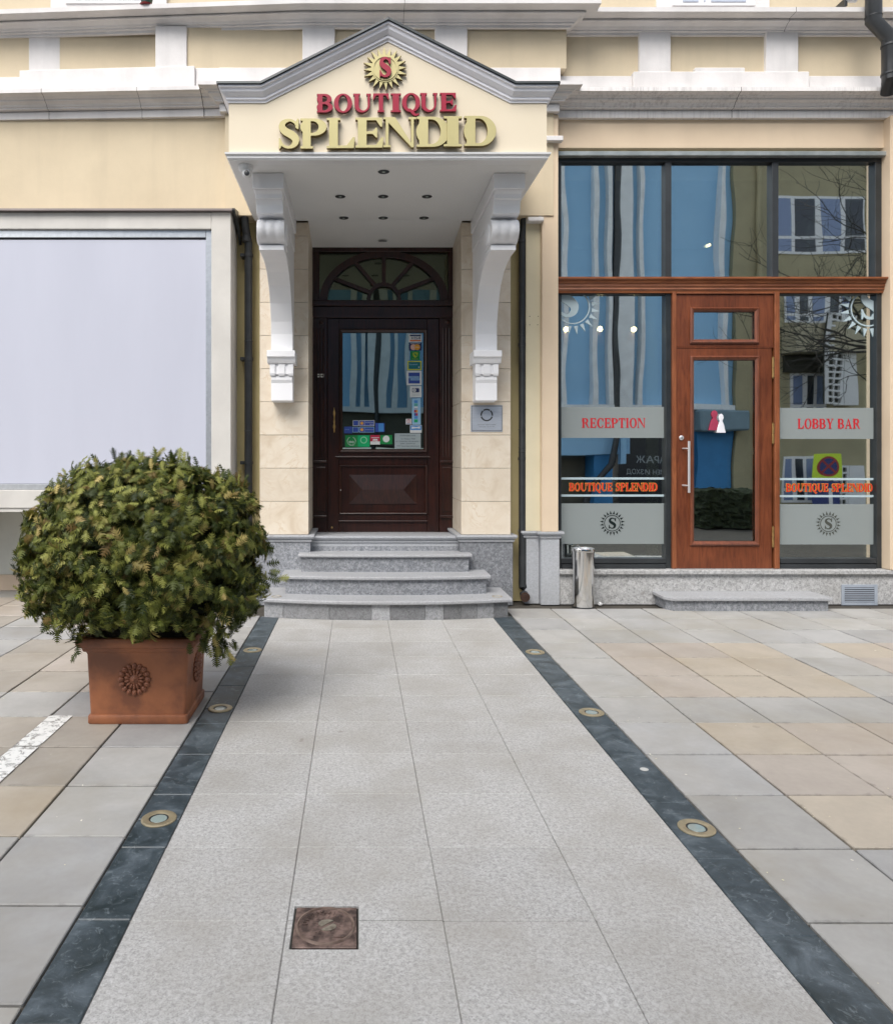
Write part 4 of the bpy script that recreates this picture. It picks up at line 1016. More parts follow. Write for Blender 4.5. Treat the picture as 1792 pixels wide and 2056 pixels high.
s = L(stk(1190, 1360, 627, 738, YEL), 'yellow edged teal card sticker'); stk(1203, 1346, 640, 724, TEAL, 'field', s, 1); stext('Expressbank', 1208, 1312, 668, 20, LB, s, 2); put_outline('flower', [ring_loop(SX(1328), SZ(702), .007, 10)], 0, YS - .003, 0, .0006, W_, s)
s = L(stk(1178, 1362, 745, 922, W_), 'white edged blue square card sticker'); stk(1202, 1338, 768, 900, BLUE, 'field', s, 1, .001); stk(1202, 1330, 812, 836, LB, 'bar', s, 2, 0); stk(1225, 1338, 838, 862, LB, 'bar', s, 2, 0); stext('AMERICAN', 1206, 1326, 824, 17, BLUE, s, 3); stext('EXPRESS', 1230, 1334, 850, 17, BLUE, s, 3)
s = L(stk(1220, 1360, 932, 1068, W_), 'white card sticker with navy pill shaped mark'); put_outline('pill', [rrect(SX(1246), SX(1332), SZ(1008), SZ(957), .010, 6)], 0, YS - .002, 0, .0006, NAVY, s); put_outline('ring', [ring_loop(SX(1272), SZ(982), SX(22) - SX(0), 24)], 0, YS - .003, 0, .0006, W_, s); stext('D', 1262, 1282, 982, 30, NAVY, s, 3); stext('DINERS CLUB', 1244, 1332, 1030, 12, GREY, s, 1); stext('INTERNATIONAL', 1244, 1332, 1046, 9, GREY, s, 1)
s = L(stk(1245, 1350, 1078, 1400, LB), 'tall pale blue strip sticker with seven small card marks'); stext('Accepted', 1252, 1306, 1085, 10, NAVY, s, 1)
for (ya, yb), mm in zip(((1104, 1138), (1142, 1176), (1180, 1212), (1220, 1254), (1260, 1294), (1298, 1330), (1336, 1372)), (SKYB, colr('seagreen', (.1, .38, .36)), W_, REDc, BLUE, SKYB, LG)): stk(1270, 1314, ya, yb, mm, 'card_mark', s, 1, 0)
stk(1294, 1314, 1222, 1252, AMB, 'mark_half', s, 2, 0); stk(1292, 1314, 1262, 1292, REDc, 'mark_half', s, 2, 0); stk(1272, 1312, 1204, 1211, BLUE, 'mark_half', s, 2, 0)
s = L(stk(1168, 1238, 1330, 1398, W_), 'small white sticker with red ringed letter T'); put_outline('ring', [ring_loop(SX(1204), SZ(1357), SX(22) - SX(0), 24), ring_loop(SX(1204), SZ(1357), SX(18) - SX(0), 24, True)], 0, YS - .002, 0, .0006, REDc, s); stext('T', 1190, 1218, 1357, 30, REDc, s)
stk(1176, 1230, 1387, 1392, BLUE, 'line', s, 1, 0)
s = L(stk(1220, 1362, 1405, 1500, W_, lev=1), 'blue and white card sticker below the tall strip'); stk(1224, 1358, 1410, 1466, SKYB, 'field', s, 2, 0); put_outline('swoosh', [[(SX(1240), SZ(1424)), (SX(1300), SZ(1430)), (SX(1342), SZ(1420)), (SX(1342), SZ(1450)), (SX(1300), SZ(1444)), (SX(1240), SZ(1452))][::-1]], 0, YS - .004, 0, .0006, W_, s)
def bstk(x0_, x1_, y0_, y1_, edge, fill, lab, star=None, txt=None, lev=0):
    s_ = L(stk(x0_, x1_, y0_, y1_, edge, lev=lev), lab); stk(x0_ + 5, x1_ - 5, y0_ + 5, y1_ - 5, fill, 'field', s_, lev + 1)
    if star:
        cx3, cy3 = star; pts = []
        for k in range(16): a = math.pi * k / 8; r_ = (SX(24) - SX(0)) * (1 if k % 2 == 0 else .6); pts.append((SX(cx3) + r_ * math.cos(a), SZ(cy3) + r_ * math.sin(a)))
        put_outline('sun', [pts], 0, YS - .001 * (lev + 3), 0, .0006, AMB if lev == 0 else YEL, s_)
        stk(cx3 + 31, cx3 + 34, y0_ + 6, y1_ - 6, edge, 'divider', s_, lev + 2, 0)
    if txt:
        for q, (tt, xa, xb, yv) in enumerate(txt): stext(tt, xa, xb, yv, 11, W_, s_, lev + 3)
bstk(527, 597, 1348, 1415, W_, BLUE, 'small navy sticker left of the sun booking sticker', None)
bstk(603, 788, 1348, 1417, W_, BLUE, 'navy booking sticker with orange sun and year', (636, 1382), [('HolidayCheck', 680, 776, 1374), ('2014', 730, 776, 1397)])
bstk(523, 597, 1428, 1495, LB, BLUE, 'small dim blue sticker in the lower row')
bstk(603, 788, 1428, 1495, LB, BLUE, 'dim blue booking sticker with yellow sun in the lower row', (636, 1462), [('HolidayCheck', 680, 776, 1462)])
stk(420, 518, 1425, 1505, BLUE); stext('booking', 430, 480, 1460, 10, LB, dr, 1)
s = stk(800, 910, 1380, 1490, BLUE); stk(838, 900, 1386, 1484, SKYB, 'field', s, 1)
for a_, b_, mm, lab in ((433, 585, GRN, 'dark green award sticker with white laurel wreath'), (586, 730, LG, 'bright green award sticker with pale ring')):
    s = L(stk(a_, b_, 1530, 1672, mm, r=.001), lab); cxs = (a_ + b_) / 2; rS = SX(50) - SX(0)
    if mm is GRN:
        for k in range(18):
            a = R(120 + 300 * k / 17); put_outline('leaf', [[(SX(cxs) + rS * math.cos(a + q) * kk, SZ(1600) + rS * math.sin(a + q) * kk) for q, kk in ((-.1, 1.0), (.06, .88), (.12, 1.0), (.04, 1.12))]], 0, YS - .002, 0, .0006, W_, s)
        for dx in (-16, 16): put_outline('owl_eye', [ring_loop(SX(cxs + dx), SZ(1612), SX(14) - SX(0), 16), ring_loop(SX(cxs + dx), SZ(1612), SX(7) - SX(0), 16, True)], 0, YS - .002, 0, .0006, W_, s)
        stext('2014', cxs - 25, cxs + 25, 1650, 10, W_, s)
    else: put_outline('ring', [ring_loop(SX(cxs), SZ(1588), rS * .85, 24), ring_loop(SX(cxs), SZ(1588), rS * .62, 24, True)], 0, YS - .002, 0, .0006, colr('mint', (.25, .62, .38)), s)
s = L(stk(738, 855, 1527, 1643, W_, r=.001), 'red and white award sticker'); stk(738, 855, 1527, 1604, REDc, 'field', s, 1, 0); put_outline('badge', [rrect(SX(768), SX(826), SZ(1622), SZ(1574), .008, 5)], 0, YS - .003, 0, .0006, W_, s); stext('8.9', 776, 818, 1598, 22, REDc, s, 3); stk(748, 846, 1556, 1562, W_, 'line', s, 2, 0)
s = L(stk(858, 1005, 1527, 1638, GRN, r=.001), 'green sticker with a white round balloon'); put_outline('balloon', [ring_loop(SX(931), SZ(1574), SX(41) - SX(0), 28)], 0, YS - .002, 0, .0006, W_, s)
s = L(stk(1033, 1350, 1507, 1692, GREY, r=.007), 'grey rounded address notice with five lines of print')
INK = flat('ink', (.03, .03, .03), .5)
for tt, xa, xb, yv in (('СПЛЕНДИД ООД', 1098, 1284, 1534), ('гр. Варна, 9000', 1110, 1282, 1574), ('ул. Димитър Икономов 1', 1048, 1340, 1604), ('ЕИК: 103597731', 1106, 1282, 1632), ('МОЛ: Красимир Димитров', 1058, 1332, 1661)): stext(tt, xa, xb, yv, 15, INK, s, 1)

# ------------------------------------------------------------------ lobby shopfront
sf = empty('lobby_window', (3.8, 7.9, .36), 'tall black framed lobby shopfront glazing with frosted bands, red words and wooden transom', 'shop window')
YW = 7.87; YGl = 7.925
def hx_(v): return PX(v, YW)
def vz(v): return PZ(v, YW)
z_s = .364
def bar(a, b_, c, d, mat=black_f, nm='frame_bar', y0=YW, y1=YW + .10, bev=.003): return box(nm, PX(a, y0), PX(b_, y0), y0, y1, PZ(d, y0), PZ(c, y0), mat, sf, bev)
box('drip_rail', 2.10, 5.56, 7.80, 7.90, PZ(312, 7.8), PZ(303, 7.8), zinc, sf, .004)
bar(1117, 1775, 311, 325)
bar(1117, 1126.3, 325.5, 556); bar(1117, 1126.3, 587, 1143)
bar(1335, 1347.3, 325.5, 556, dark_f); bar(1549.5, 1562, 325.5, 556, dark_f); bar(1756, 1775, 325.5, 556)
bar(1336, 1347, 587, 1141.5); bar(1759, 1776, 587, 1141)
bar(1753, 1755.5, 325.5, 556, flat('pale_seal', (.66, .66, .5), .4), 'pale_strip', YW + .03, YW + .05, 0); bar(1755.5, 1758.5, 590, 1121, flat('pale_seal', (.66, .66, .5), .4), 'pale_strip', YW + .03, YW + .05, 0)
for a, b_ in ((1126.5, 1335.8), (1565, 1758.6)):
    bar(a, b_, 587, 590.5); bar(a, b_, 1121.5, 1131.5, dark_f); bar(a, b_, 1133.5, 1142.2, dark_f, 'lower_rail', YW - .02, YW + .07)
# transom in moulded cherry wood
tz0, tz1 = PZ(586, 7.80), PZ(557, 7.80)
tp = [(7.90, tz0), (7.845, tz0), (7.84, tz0 + .02), (7.825, tz0 + .035), (7.83, tz0 + .05), (7.815, tz0 + .07), (7.82, tz0 + .085), (7.80, tz0 + .10), (7.795, tz1 - .03), (7.77, tz1 - .018), (7.77, tz1), (7.90, tz1 + .004)]
prism('wood_transom', tp, 'x', PX(1118, 7.80), PX(1779, 7.80), wdh, sf)
def pane_(a, b_, c, d): return box('glass_pane', PX(a, YGl), PX(b_, YGl), YGl, YGl + .012, PZ(d, YGl), PZ(c, YGl), gl_shop, sf)
pane_(1122, 1339, 320, 560); pane_(1343, 1553, 320, 560); pane_(1558, 1762, 320, 560)
pL = pane_(1122, 1340, 585, 1126); pR = pane_(1561, 1764, 585, 1126)
YF = YGl - .003
def wX(v): return PX(1094.8 + .389 * v, YF)
def wZ(v): return PZ(562.2 + .389 * v, YF)
def film(x0_, x1_, y0_, y1_, mat=frost, nm='frosted_band', y=YF): return box(nm, wX(x0_), wX(x1_), y, y + .0015, wZ(y1_), wZ(y0_), mat, sf)
film(80, 620, 655, 815); film(80, 620, 1153, 1362); film(1208, 1708, 660, 820); film(1208, 1708, 1157, 1365)
for a, b_ in ((80, 620), (1208, 1712)):
    dd = 3 if a > 1000 else 0
    film(a, b_, 1019 + dd, 1030 + dd, film_light, 'film_line'); film(a, b_, 1107 + dd, 1118 + dd, film_light, 'film_line')
def fword(t_, a, b_, c, d, mats, th=.24, sn=.085, y=YF - .003, nm='window_letter', grow=0, gap=.10): word(t_, wX(a), wX(b_), wZ(d), wZ(c), y, .0012, mats, sf, th, sn, gap, nm, grow)
fword('RECEPTION', 187, 513, 713, 763, red_v); fword('LOBBY BAR', 1299, 1621, 716, 767, red_v)
for a, b_, c, d in ((122, 576, 1048, 1090), (1240, 1685, 1051, 1093)):
    fword('BOUTIQUE SPLENDID', a, b_, c, d, yel_v, .25, .09, YF - .0015, 'letter_edge', .035, .10)
    fword('BOUTIQUE SPLENDID', a, b_, c, d, red_v2, .25, .09, YF - .004, gap=.10)
def sunlogo(cx4, cy4, rr_, mat, ring=True, clip=None, n=20, name='sun_logo', y=YF - .003):
    X4, Z4 = wX(cx4), wZ(cy4); k = .389 * YF / F; r_ = rr_ * k; loops = []
    def ok(x): return clip is None or clip[0] <= x <= clip[1]
    bm = bmesh.new()
    def quad(pts):
        if all(ok(p[0]) for p in pts): add_prism(bm, pts, 'y', y, y + .001)
    for q in range(n):
        a = 2 * math.pi * (q + .5) / n; c_, s_ = math.cos(a), math.sin(a); h_ = r_ * .13
        quad([(X4 + c_ * r_ * 1.12 - s_ * h_, Z4 + s_ * r_ * 1.12 + c_ * h_), (X4 + c_ * r_ * 1.12 + s_ * h_, Z4 + s_ * r_ * 1.12 - c_ * h_), (X4 + c_ * r_ * 1.55, Z4 + s_ * r_ * 1.55)])
    for q in range(48):
        a, b2 = 2 * math.pi * q / 48, 2 * math.pi * (q + 1) / 48
        quad([(X4 + math.cos(a) * r_, Z4 + math.sin(a) * r_), (X4 + math.cos(b2) * r_, Z4 + math.sin(b2) * r_), (X4 + math.cos(b2) * r_ * .92, Z4 + math.sin(b2) * r_ * .92), (X4 + math.cos(a) * r_ * .92, Z4 + math.sin(a) * r_ * .92)])
    o = bm_obj(name, bm, mat, sf)
    wd, lps = glyph_loops('S', .27, .09); sx, sz = r_ * 1.05 / wd, r_ * 1.36
    xs0 = X4 - r_ * .52; L2 = [[(xs0 + p[0] * sx, Z4 - r_ * .68 + p[1] * sz) for p in lp] for lp in lps]
    if clip: L2 = [[(min(max(p[0], clip[0]), clip[1]), p[1]) for p in lp] for lp in L2]
    put_outline('logo_letter', L2, 0, y, 0, .001, mat, sf)
sunlogo(343, 1255, 42, film_dark); sunlogo(1457, 1258, 42, film_dim)
# the big upper logos run off behind the frames
k = .389 * YF / F
def biglogo(cx4, cy4, rr_, xlo, xhi, zhi, sxw):
    X4, Z4, r_ = wX(cx4), wZ(cy4), rr_ * k; mat = film_light; y = YF - .003; bm = bmesh.new()
    zt_ = wZ(zhi)
    def quad(pts):
        if all(xlo <= p[0] <= xhi and p[1] <= zt_ for p in pts): add_prism(bm, pts, 'y', y, y + .001)
    for q in range(20):
        a = 2 * math.pi * (q + .5) / 20; c_, s_ = math.cos(a), math.sin(a); h_ = r_ * .12
        quad([(X4 + c_ * r_ * 1.12 - s_ * h_, Z4 + s_ * r_ * 1.12 + c_ * h_), (X4 + c_ * r_ * 1.12 + s_ * h_, Z4 + s_ * r_ * 1.12 - c_ * h_), (X4 + c_ * r_ * 1.62, Z4 + s_ * r_ * 1.62)])
    for q in range(90):
        a, b2 = 2 * math.pi * q / 90, 2 * math.pi * (q + 1) / 90
        quad([(X4 + math.cos(a) * r_, Z4 + math.sin(a) * r_), (X4 + math.cos(b2) * r_, Z4 + math.sin(b2) * r_), (X4 + math.cos(b2) * r_ * .93, Z4 + math.sin(b2) * r_ * .93), (X4 + math.cos(a) * r_ * .93, Z4 + math.sin(a) * r_ * .93)])
    bm_obj('sun_logo', bm, mat, sf)
    wd, fS = glyph('S', .30, .10); a0, a1, z0_, z1_ = sxw
    kx = (wX(a1) - wX(a0)) / wd; kz = wZ(z0_) - wZ(z1_)
    lps = trace(Int(fS, f_rect((xlo - wX(a0)) / kx, -1, (xhi - wX(a0)) / kx, (zt_ - wZ(z1_)) / kz)), -.08, wd + .1, -.08, 1.09)
    L2 = [[(wX(a0) + p[0] * kx, wZ(z1_) + p[1] * kz) for p in lp] for lp in lps]
    put_outline('logo_letter', L2, 0, y, 0, .001, mat, sf)
biglogo(140, 140, 88, wX(81), wX(620), 68, (50, 174, 16, 192))
biglogo(1664, 148, 92, wX(1210), wX(1704), 76, (1618, 1730, 50, 204))

# ------------------------------------------------------------------ cherry wood lobby door
ld = empty('lobby_door', (3.9, 7.87, .36), 'cherry wood lobby door with tall glass pane and long steel bar handle', 'door')
YQ = 7.86
def dX(v): return PX(1094.8 + .389 * v, YQ)
def dZ(v): return PZ(562.2 + .389 * v, YQ)
zb0 = .364
box('door_post', dX(650), dX(671), YQ - .02, YQ + .1, zb0, dZ(62), wdh if False else wood('cherry_wood_light', (.16, .046, .017), (.30, .10, .04), .38, False, .15), ld, .004)
box('door_post', dX(1176), dX(1202), YQ - .02, YQ + .1, zb0, dZ(62), MATS['cherry_wood_light'], ld, .004)
box('head_bar', dX(671) + .001, dX(1176) - .001, YQ - .02, YQ + .1, dZ(73), dZ(62), MATS['cherry_wood_light'], ld, .004)
# fixed upper panel
def ring_panel(name, a, b_, c, d, ia, ib, ic, id_, yf, mat, parent, grain=None):
    X0, X1, Z0, Z1 = dX(a), dX(b_), dZ(d) if d else zb0, dZ(c); x2, x3, z2, z3 = dX(ia), dX(ib), dZ(id_), dZ(ic)
    box(name, X0, x2 - .0005, yf, yf + .05, Z0, Z1, mat, parent, .002); box(name, x3 + .0005, X1, yf, yf + .05, Z0, Z1, mat, parent, .002)
    box(name, x2, x3, yf + .0005, yf + .05, Z0, z2 - .0005, mat, parent, .002); box(name, x2, x3, yf + .0005, yf + .05, z3 + .0005, Z1, mat, parent, .002)
ring_panel('upper_panel', 673, 1174, 75, 345, 748, 1092, 150, 322, YQ, wd, ld)
frame_mould('panel_moulding', dX(742), dX(1098), dZ(329), dZ(142), .045, YQ + .0, .026, wd, ld)
box('upper_glass', dX(762), dX(1078), YQ + .02, YQ + .03, dZ(313), dZ(162), gl_shop, ld)
box('middle_rail', dX(673), dX(1174), YQ - .006, YQ + .05, dZ(351), dZ(346), wd, ld, .002)
ring_panel('door_rail', 673, 1166, 352, None, 748, 1094, 400, 1362, YQ, wd, ld)
frame_mould('glass_moulding', dX(742), dX(1100), dZ(1370), dZ(392), .045, YQ, .026, wd, ld)
box('glass_pane', dX(760), dX(1078), YQ + .02, YQ + .03, dZ(1353), dZ(412), gl_shop, ld)
# steel bar handle
hb = tube('bar_handle', [(dX(724), YQ - .07, dZ(1096)), (dX(724), YQ - .07, dZ(832))], .013, flat('satin_bar', (.74, .74, .76), .28, .6), ld, 16)
for v in (870, 1060):
    tube('handle_bracket', [(dX(724), YQ - .07, dZ(v)), (dX(708), YQ - .03, dZ(v)), (dX(706), YQ, dZ(v))], .008, flat('satin_bar', (.74, .74, .76), .28, .6), ld, 10)
lathe('lock_cylinder', [(.024, 0), (.024, -.010), (.018, -.014), (.008, -.014)], (dX(699), YQ - .001, dZ(815)), flat('satin_bar', (.74, .74, .76), .28, .6), ld, 20, 'y')
box('key_slot', dX(697.5), dX(700.5), YQ - .018, YQ - .0155, dZ(821), dZ(809), black_m, ld)
for a, b_ in ((402, 503), (742, 842), (1275, 1376)):
    m1 = (a + b_) / 2
    bm = bmesh.new(); add_tube(bm, [(dX(1169), YQ - .012, dZ(b_)), (dX(1169), YQ - .012, dZ(m1) - .003)], .011, 12); add_tube(bm, [(dX(1169), YQ - .012, dZ(m1) + .003), (dX(1169), YQ - .012, dZ(a))], .011, 12)
    add_tube(bm, [(dX(1169), YQ - .012, dZ(b_) - .012), (dX(1169), YQ - .012, dZ(a) + .012)], .005, 10); bm_obj('hinge', bm, brass, ld, True)
# red and white tassel doll stuck on the glass
md = empty('tassel_charm', (dX(885), YQ, dZ(785)), 'red and white tassel doll charm hanging behind the lobby door glass', 'ornament')
def tassel(nm, cx6, ytop, ybot, hw6, m, yy6):
    zb6, zt6 = dZ(ybot), dZ(ytop); h6 = zt6 - zb6; k6 = .389 * YQ / F * hw6
    bm = bmesh.new(); add_lathe(bm, [(k6, 0), (k6 * .9, h6 * .12), (k6 * .62, h6 * .42), (k6 * .36, h6 * .58), (k6 * .32, h6 * .64), (k6 * .5, h6 * .72), (k6 * .55, h6 * .82), (k6 * .4, h6 * .94), (.003, h6)], (0, 0, 0), 20)
    for v in bm.verts: v.co = Vector((v.co.x + dX(cx6), v.co.y * .12 + yy6, v.co.z + zb6))
    return bm_obj(nm, bm, m, md, True)
tassel('red_tassel', 873, 672, 775, 31, flat('red_wool', (.30, .03, .07), .9), YQ + .011)
tassel('white_tassel', 904, 690, 788, 24, flat('white_wool', (.70, .70, .74), .9), YQ - .002)

# lamps inside the lobby
lampm = bpy.data.materials.new('warm_lamp'); lampm.use_nodes = True
b_ = lampm.node_tree.nodes['Principled BSDF']; b_.inputs['Emission Color'].default_value = (1, .72, .38, 1); b_.inputs['Emission Strength'].default_value = 25; b_.inputs['Base Color'].default_value = (.9, .7, .4, 1)
shade_m = flat('amber_shade', (.12, .045, .02), .3)
for k, (X5, Z5, lab, cord_top) in enumerate(((2.404, 3.018, 'lit pendant lamp at the left edge of the reception glass', 4.99), (2.80, 3.022, 'lit pendant lamp in the middle of the reception glass', 4.99), (3.188, 3.018, 'lit pendant lamp on the right of the reception glass', 4.99), (4.057, 3.99, 'small lit lamp high in the middle upper pane', 4.99))):
    e = empty('pendant_lamp', (X5, 8.6, Z5), lab, 'lamp', 'warm lamps lit inside the lobby')
    r_ = .032 if k < 3 else .02
    lathe('bulb', [(.004, -r_), (r_ * .8, -r_ * .6), (r_, 0), (r_ * .8, r_ * .6), (.004, r_)], (X5, 8.6, Z5), lampm, e, 16)
    lathe('shade', [(.03, r_ + .01), (.075, -.10), (.072, -.10), (.026, r_ + .01)], (X5, 8.66, Z5 - .07), shade_m, e, 18) if k < 3 else None
    tube('cord', [(X5, 8.6, Z5 + r_), (X5, 8.6, cord_top)], .003, black_m, e, 6)
e = empty('drink_bottle', (PX(1215, 8.3), 8.3, .36), 'small dark bottle with a yellow label on the lobby floor behind the glass', 'bottle')
lathe('glass_body', [(.03, 0), (.03, .12), (.012, .17), (.012, .21)], (PX(1215.5, 8.3), 8.3, .361), flat('bottle_glass', (.05, .025, .01), .1), e, 16)
lathe('paper_label', [(.031, .05), (.031, .10)], (PX(1215.5, 8.3), 8.3, .361), colr('label_yellow', (.8, .42, .02)), e, 16)

# ------------------------------------------------------------------ downpipes
def downpipe(pts, r, brk, lab, grp=None, top=None, col=black_m):
    e = empty('downpipe', pts[-1], lab, 'downpipe', grp)
    tube('pipe', pts, r, col, e, 18, caps=False)
    bm = bmesh.new(); x, y = pts[-1][0], pts[-1][1]
    for z in brk:
        e2 = None
        lathe('bracket', [(r + .001, -.018), (r + .008, -.018), (r + .008, .018), (r + .001, .018)], (x, y, z), col, e, 18)
    bm.free(); return e
X6, Y6 = PX(1049, 7.86), 7.86
dp = empty('downpipe', (X6, Y6, .05), 'black downpipe with curved outlet foot in the corner right of the right sandstone pier', 'downpipe', 'black downpipes beside the entrance')
tube('pipe', [(X6 + .02, Y6 - .02, 4.2), (X6 + .012, Y6 - .01, 3.95), (X6, Y6, 3.86), (X6, Y6, .21), (X6, Y6 - .01, .16), (X6, Y6 - .045, .11), (X6 - .0, Y6 - .105, .075)], .0425, black_m, dp, 20, caps=False)
lathe('outlet_rim', [(.043, 0), (.049, .0), (.049, -.022), (.040, -.022)], (X6, Y6 - .10, .083), M('rust_metal', (.09, .05, .035), .5, (.05, .03, .025), 20, metal=.5), dp, 20, 'y')
for y_ in (740, 1280, 1385, 1410):
    zq = PZ(414.3 + .35 * y_, Y6); lathe('sleeve', [(.0435, -.006), (.047, -.004), (.047, .004), (.0435, .006)], (X6, Y6, zq), black_m, dp, 20)
for y_ in (200, 795, 1448):
    zq = PZ(414.3 + .35 * y_, Y6); b2 = lathe('bracket', [(.044, -.016), (.050, -.016), (.050, .016), (.044, .016)], (X6, Y6, zq), black_m, dp, 20)
    box('bracket_lug', X6 + .045, X6 + .075, Y6 - .03, Y6 + .1, zq - .018, zq + .018, black_m, b2, .003)
X7 = PX(499, 7.86)
dq = empty('downpipe', (X7, Y6, .05), 'black downpipe left of the left sandstone pier, its foot hidden by the round bush', 'downpipe', 'black downpipes beside the entrance')
tube('pipe', [(X7 - .03, Y6 - .08, 4.06), (X7 - .028, Y6 - .06, 3.98), (X7 - .02, Y6 - .02, 3.90), (X7, Y6, 3.80), (X7, Y6, .05)], .0425, black_m, dq, 20, caps=False)
lathe('sleeve', [(.044, -.03), (.049, -.03), (.049, .03), (.044, .03)], (X7 - .018, Y6 - .01, 3.84), black_m, dq, 20)
for y_ in (513, 720.8, 929):
    zq = PZ(y_, Y6); b2 = lathe('bracket', [(.044, -.016), (.050, -.016), (.050, .016), (.044, .016)], (X7, Y6, zq), black_m, dq, 20)
    box('bracket_lug', X7 - .085, X7 - .045, Y6 - .03, Y6 + .1, zq - .018, zq + .018, black_m, b2, .003)
for y_ in (880, 700): lathe('sleeve', [(.0435, -.006), (.047, -.004), (.047, .004), (.0435, .006)], (X7, Y6, PZ(y_ - 15, Y6)), black_m, dq, 20)
# big pipe in the upper right corner
Y8 = 7.45
dt = empty('downpipe', (PX(1783, Y8), Y8, 5.2), 'wide black sheet metal downpipe with offset elbow at the top right corner', 'downpipe')
def seg(nm, a, b_): return tube(nm, [a, b_], .072, black_m, dt, 26)
pA, pB, pC = (PX(1752.5, Y8), Y8, 7.0), (PX(1752.5, Y8), Y8, PZ(43, Y8)), (PX(1785, Y8), Y8, PZ(76, Y8))
pD = (PX(1785, Y8), Y8, PZ(158, Y8)); pE = (PX(1797, Y8), Y8 + .10, PZ(176, Y8))
tube('pipe', [pA, pB, pC, pD, pE], [.072, .075, .075, .072, .072], black_m, dt, 26)
for p_ in (PZ(92, Y8), PZ(149, Y8)): lathe('bracket', [(.073, -.01), (.079, -.01), (.079, .01), (.073, .01)], (pC[0], Y8, p_), black_m, dt, 26)
lathe('seam', [(.073, -.004), (.0775, -.004), (.0775, .004), (.073, .004)], (pA[0], Y8, PZ(34, Y8)), black_m, dt, 26)
# small wall camera and pot by the first-floor windows
xc, yc, zc = PX(1702, 7.6), 7.6, 6.17
o = empty('wall_camera', (xc, yc, zc), 'small white camera above the right cornice, next to the top downpipe', 'security camera')
box('bracket', xc - .05, xc - .02, 7.58, 7.84, zc - .03, zc + .05, black_m, o, .003); lathe('housing', [(.02, -.06), (.034, -.055), (.034, .06), (.02, .065)], (xc + .02, yc, zc + .05), white_p, o, 16, 'x')
xc = PX(294, 7.55)
o = empty('flower_pot', (xc, 7.6, 6.13), 'small dark green pot on the left upper cornice below a window', 'flower pot')
lathe('pot', [(.05, 0), (.055, .03), (.07, .12)], (xc, 7.56, 6.13), colr('pot_green', (.01, .05, .03)), o, 18); lathe('saucer', [(.065, 0), (.07, .012)], (xc, 7.56, 6.119), colr('pot_red', (.2, .02, .02)), o, 18)

# ------------------------------------------------------------------ plaque on the right pier
pq = empty('plaque', (1.3, 7.78, 2.0), 'brushed steel plaque with black ring emblem on the right sandstone pier', 'plaque')
YP = 7.772
def qX(v): return PX((1580 + v * .078125) * .5918, YP)
def qZ(v): return PZ((1360 + v * .078125) * .5918, YP)
box('plate', qX(205), qX(1590), YP, YP + .006, qZ(1340), qZ(185), steel_b, pq, .002)
bm = bmesh.new()
for a in ((240, 1565, 212, 236), (240, 1565, 1275, 1292)): add_box(bm, qX(a[0]), qX(a[1]), YP - .001, YP, qZ(a[3]), qZ(a[2]))
for a in ((240, 256, 237, 1274), (1545, 1561, 237, 1274)): add_box(bm, qX(a[0]), qX(a[1]), YP - .001, YP, qZ(a[3]), qZ(a[2]))
bm_obj('engraved_border', bm, INK, pq)
cxq, czq, ro, ri = qX(900), qZ(615), qX(272) - qX(0), qX(212) - qX(0)
for a0, a1 in ((57, 124), (131, 187), (196, 344), (353, 410)):
    n_ = 14; o_ = [(cxq + ro * math.cos(R(a0 + (a1 - a0) * q / n_)), czq + ro * math.sin(R(a0 + (a1 - a0) * q / n_))) for q in range(n_ + 1)]; i_ = [(cxq + ri * math.cos(R(a0 + (a1 - a0) * q / n_)), czq + ri * math.sin(R(a0 + (a1 - a0) * q / n_))) for q in range(n_ + 1)]
    put_outline('ring_segment', [o_ + i_[::-1]], 0, YP - .001, 0, .0009, INK, pq)
text('ROTARY MEETS HERE', (qX(500) + qX(1300)) / 2, qZ(1038), .010, YP - .001, INK, pq, width=qX(800) - qX(0)); text('Tuesday: 18:30 PM', (qX(570) + qX(1230)) / 2, qZ(1125), .010, YP - .001, INK, pq, width=qX(660) - qX(0))
for (a, b_) in ((PX(1065, 7.8), 0), ):
    pass
# four screw plugs left in the cream pilaster
e = box('screw_plug', PX(1062, 7.798), PX(1063.6, 7.798), 7.796, 7.7995, PZ(636, 7.8), PZ(634.4, 7.8), black_m, bld)
for a, b_ in ((1079, 635), (1062, 652), (1078, 652)): box('screw_plug', PX(a, 7.798), PX(a + 1.6, 7.798), 7.796, 7.7995, PZ(b_ + 1, 7.8), PZ(b_ - .6, 7.8), black_m, bld)

# ------------------------------------------------------------------ ash bin
BX, BY = 2.315, 7.655
bn = empty('ash_bin', (BX, BY, 0), 'polished steel cylindrical bin standing on the paving left of the lobby window', 'bin')
lathe('barrel', [(.112, .012), (.112, .575), (.112, .58)], (BX, BY, 0), steel, bn, 40)
lathe('base_ring', [(.109, .0), (.114, .004), (.114, .011)], (BX, BY, 0), black_m, bn, 40)
lathe('top_rim', [(.1125, .572), (.119, .575), (.121, .588), (.118, .602), (.110, .606), (.104, .602), (.104, .58)], (BX, BY, 0), steel, bn, 40)
lathe('liner', [(.1035, .5805), (.1035, .586), (.02, .583)], (BX, BY, 0), steel_b, bn, 30)
# crumpled tissue
bm = bmesh.new(); bmesh.ops.create_icosphere(bm, subdivisions=3, radius=.02)
for v in bm.verts: v.co *= random.uniform(.6, 1.25); v.co.z = max(v.co.z * .9, -.016)
for v in bm.verts: v.co += Vector((PX(1204, 7.72), 7.72, .0175))
tag(bm_obj('crumpled_tissue', bm, flat('tissue', (.78, .78, .78), .9), None), 'crumpled white tissue on the paving right of the steel bin', 'tissue')
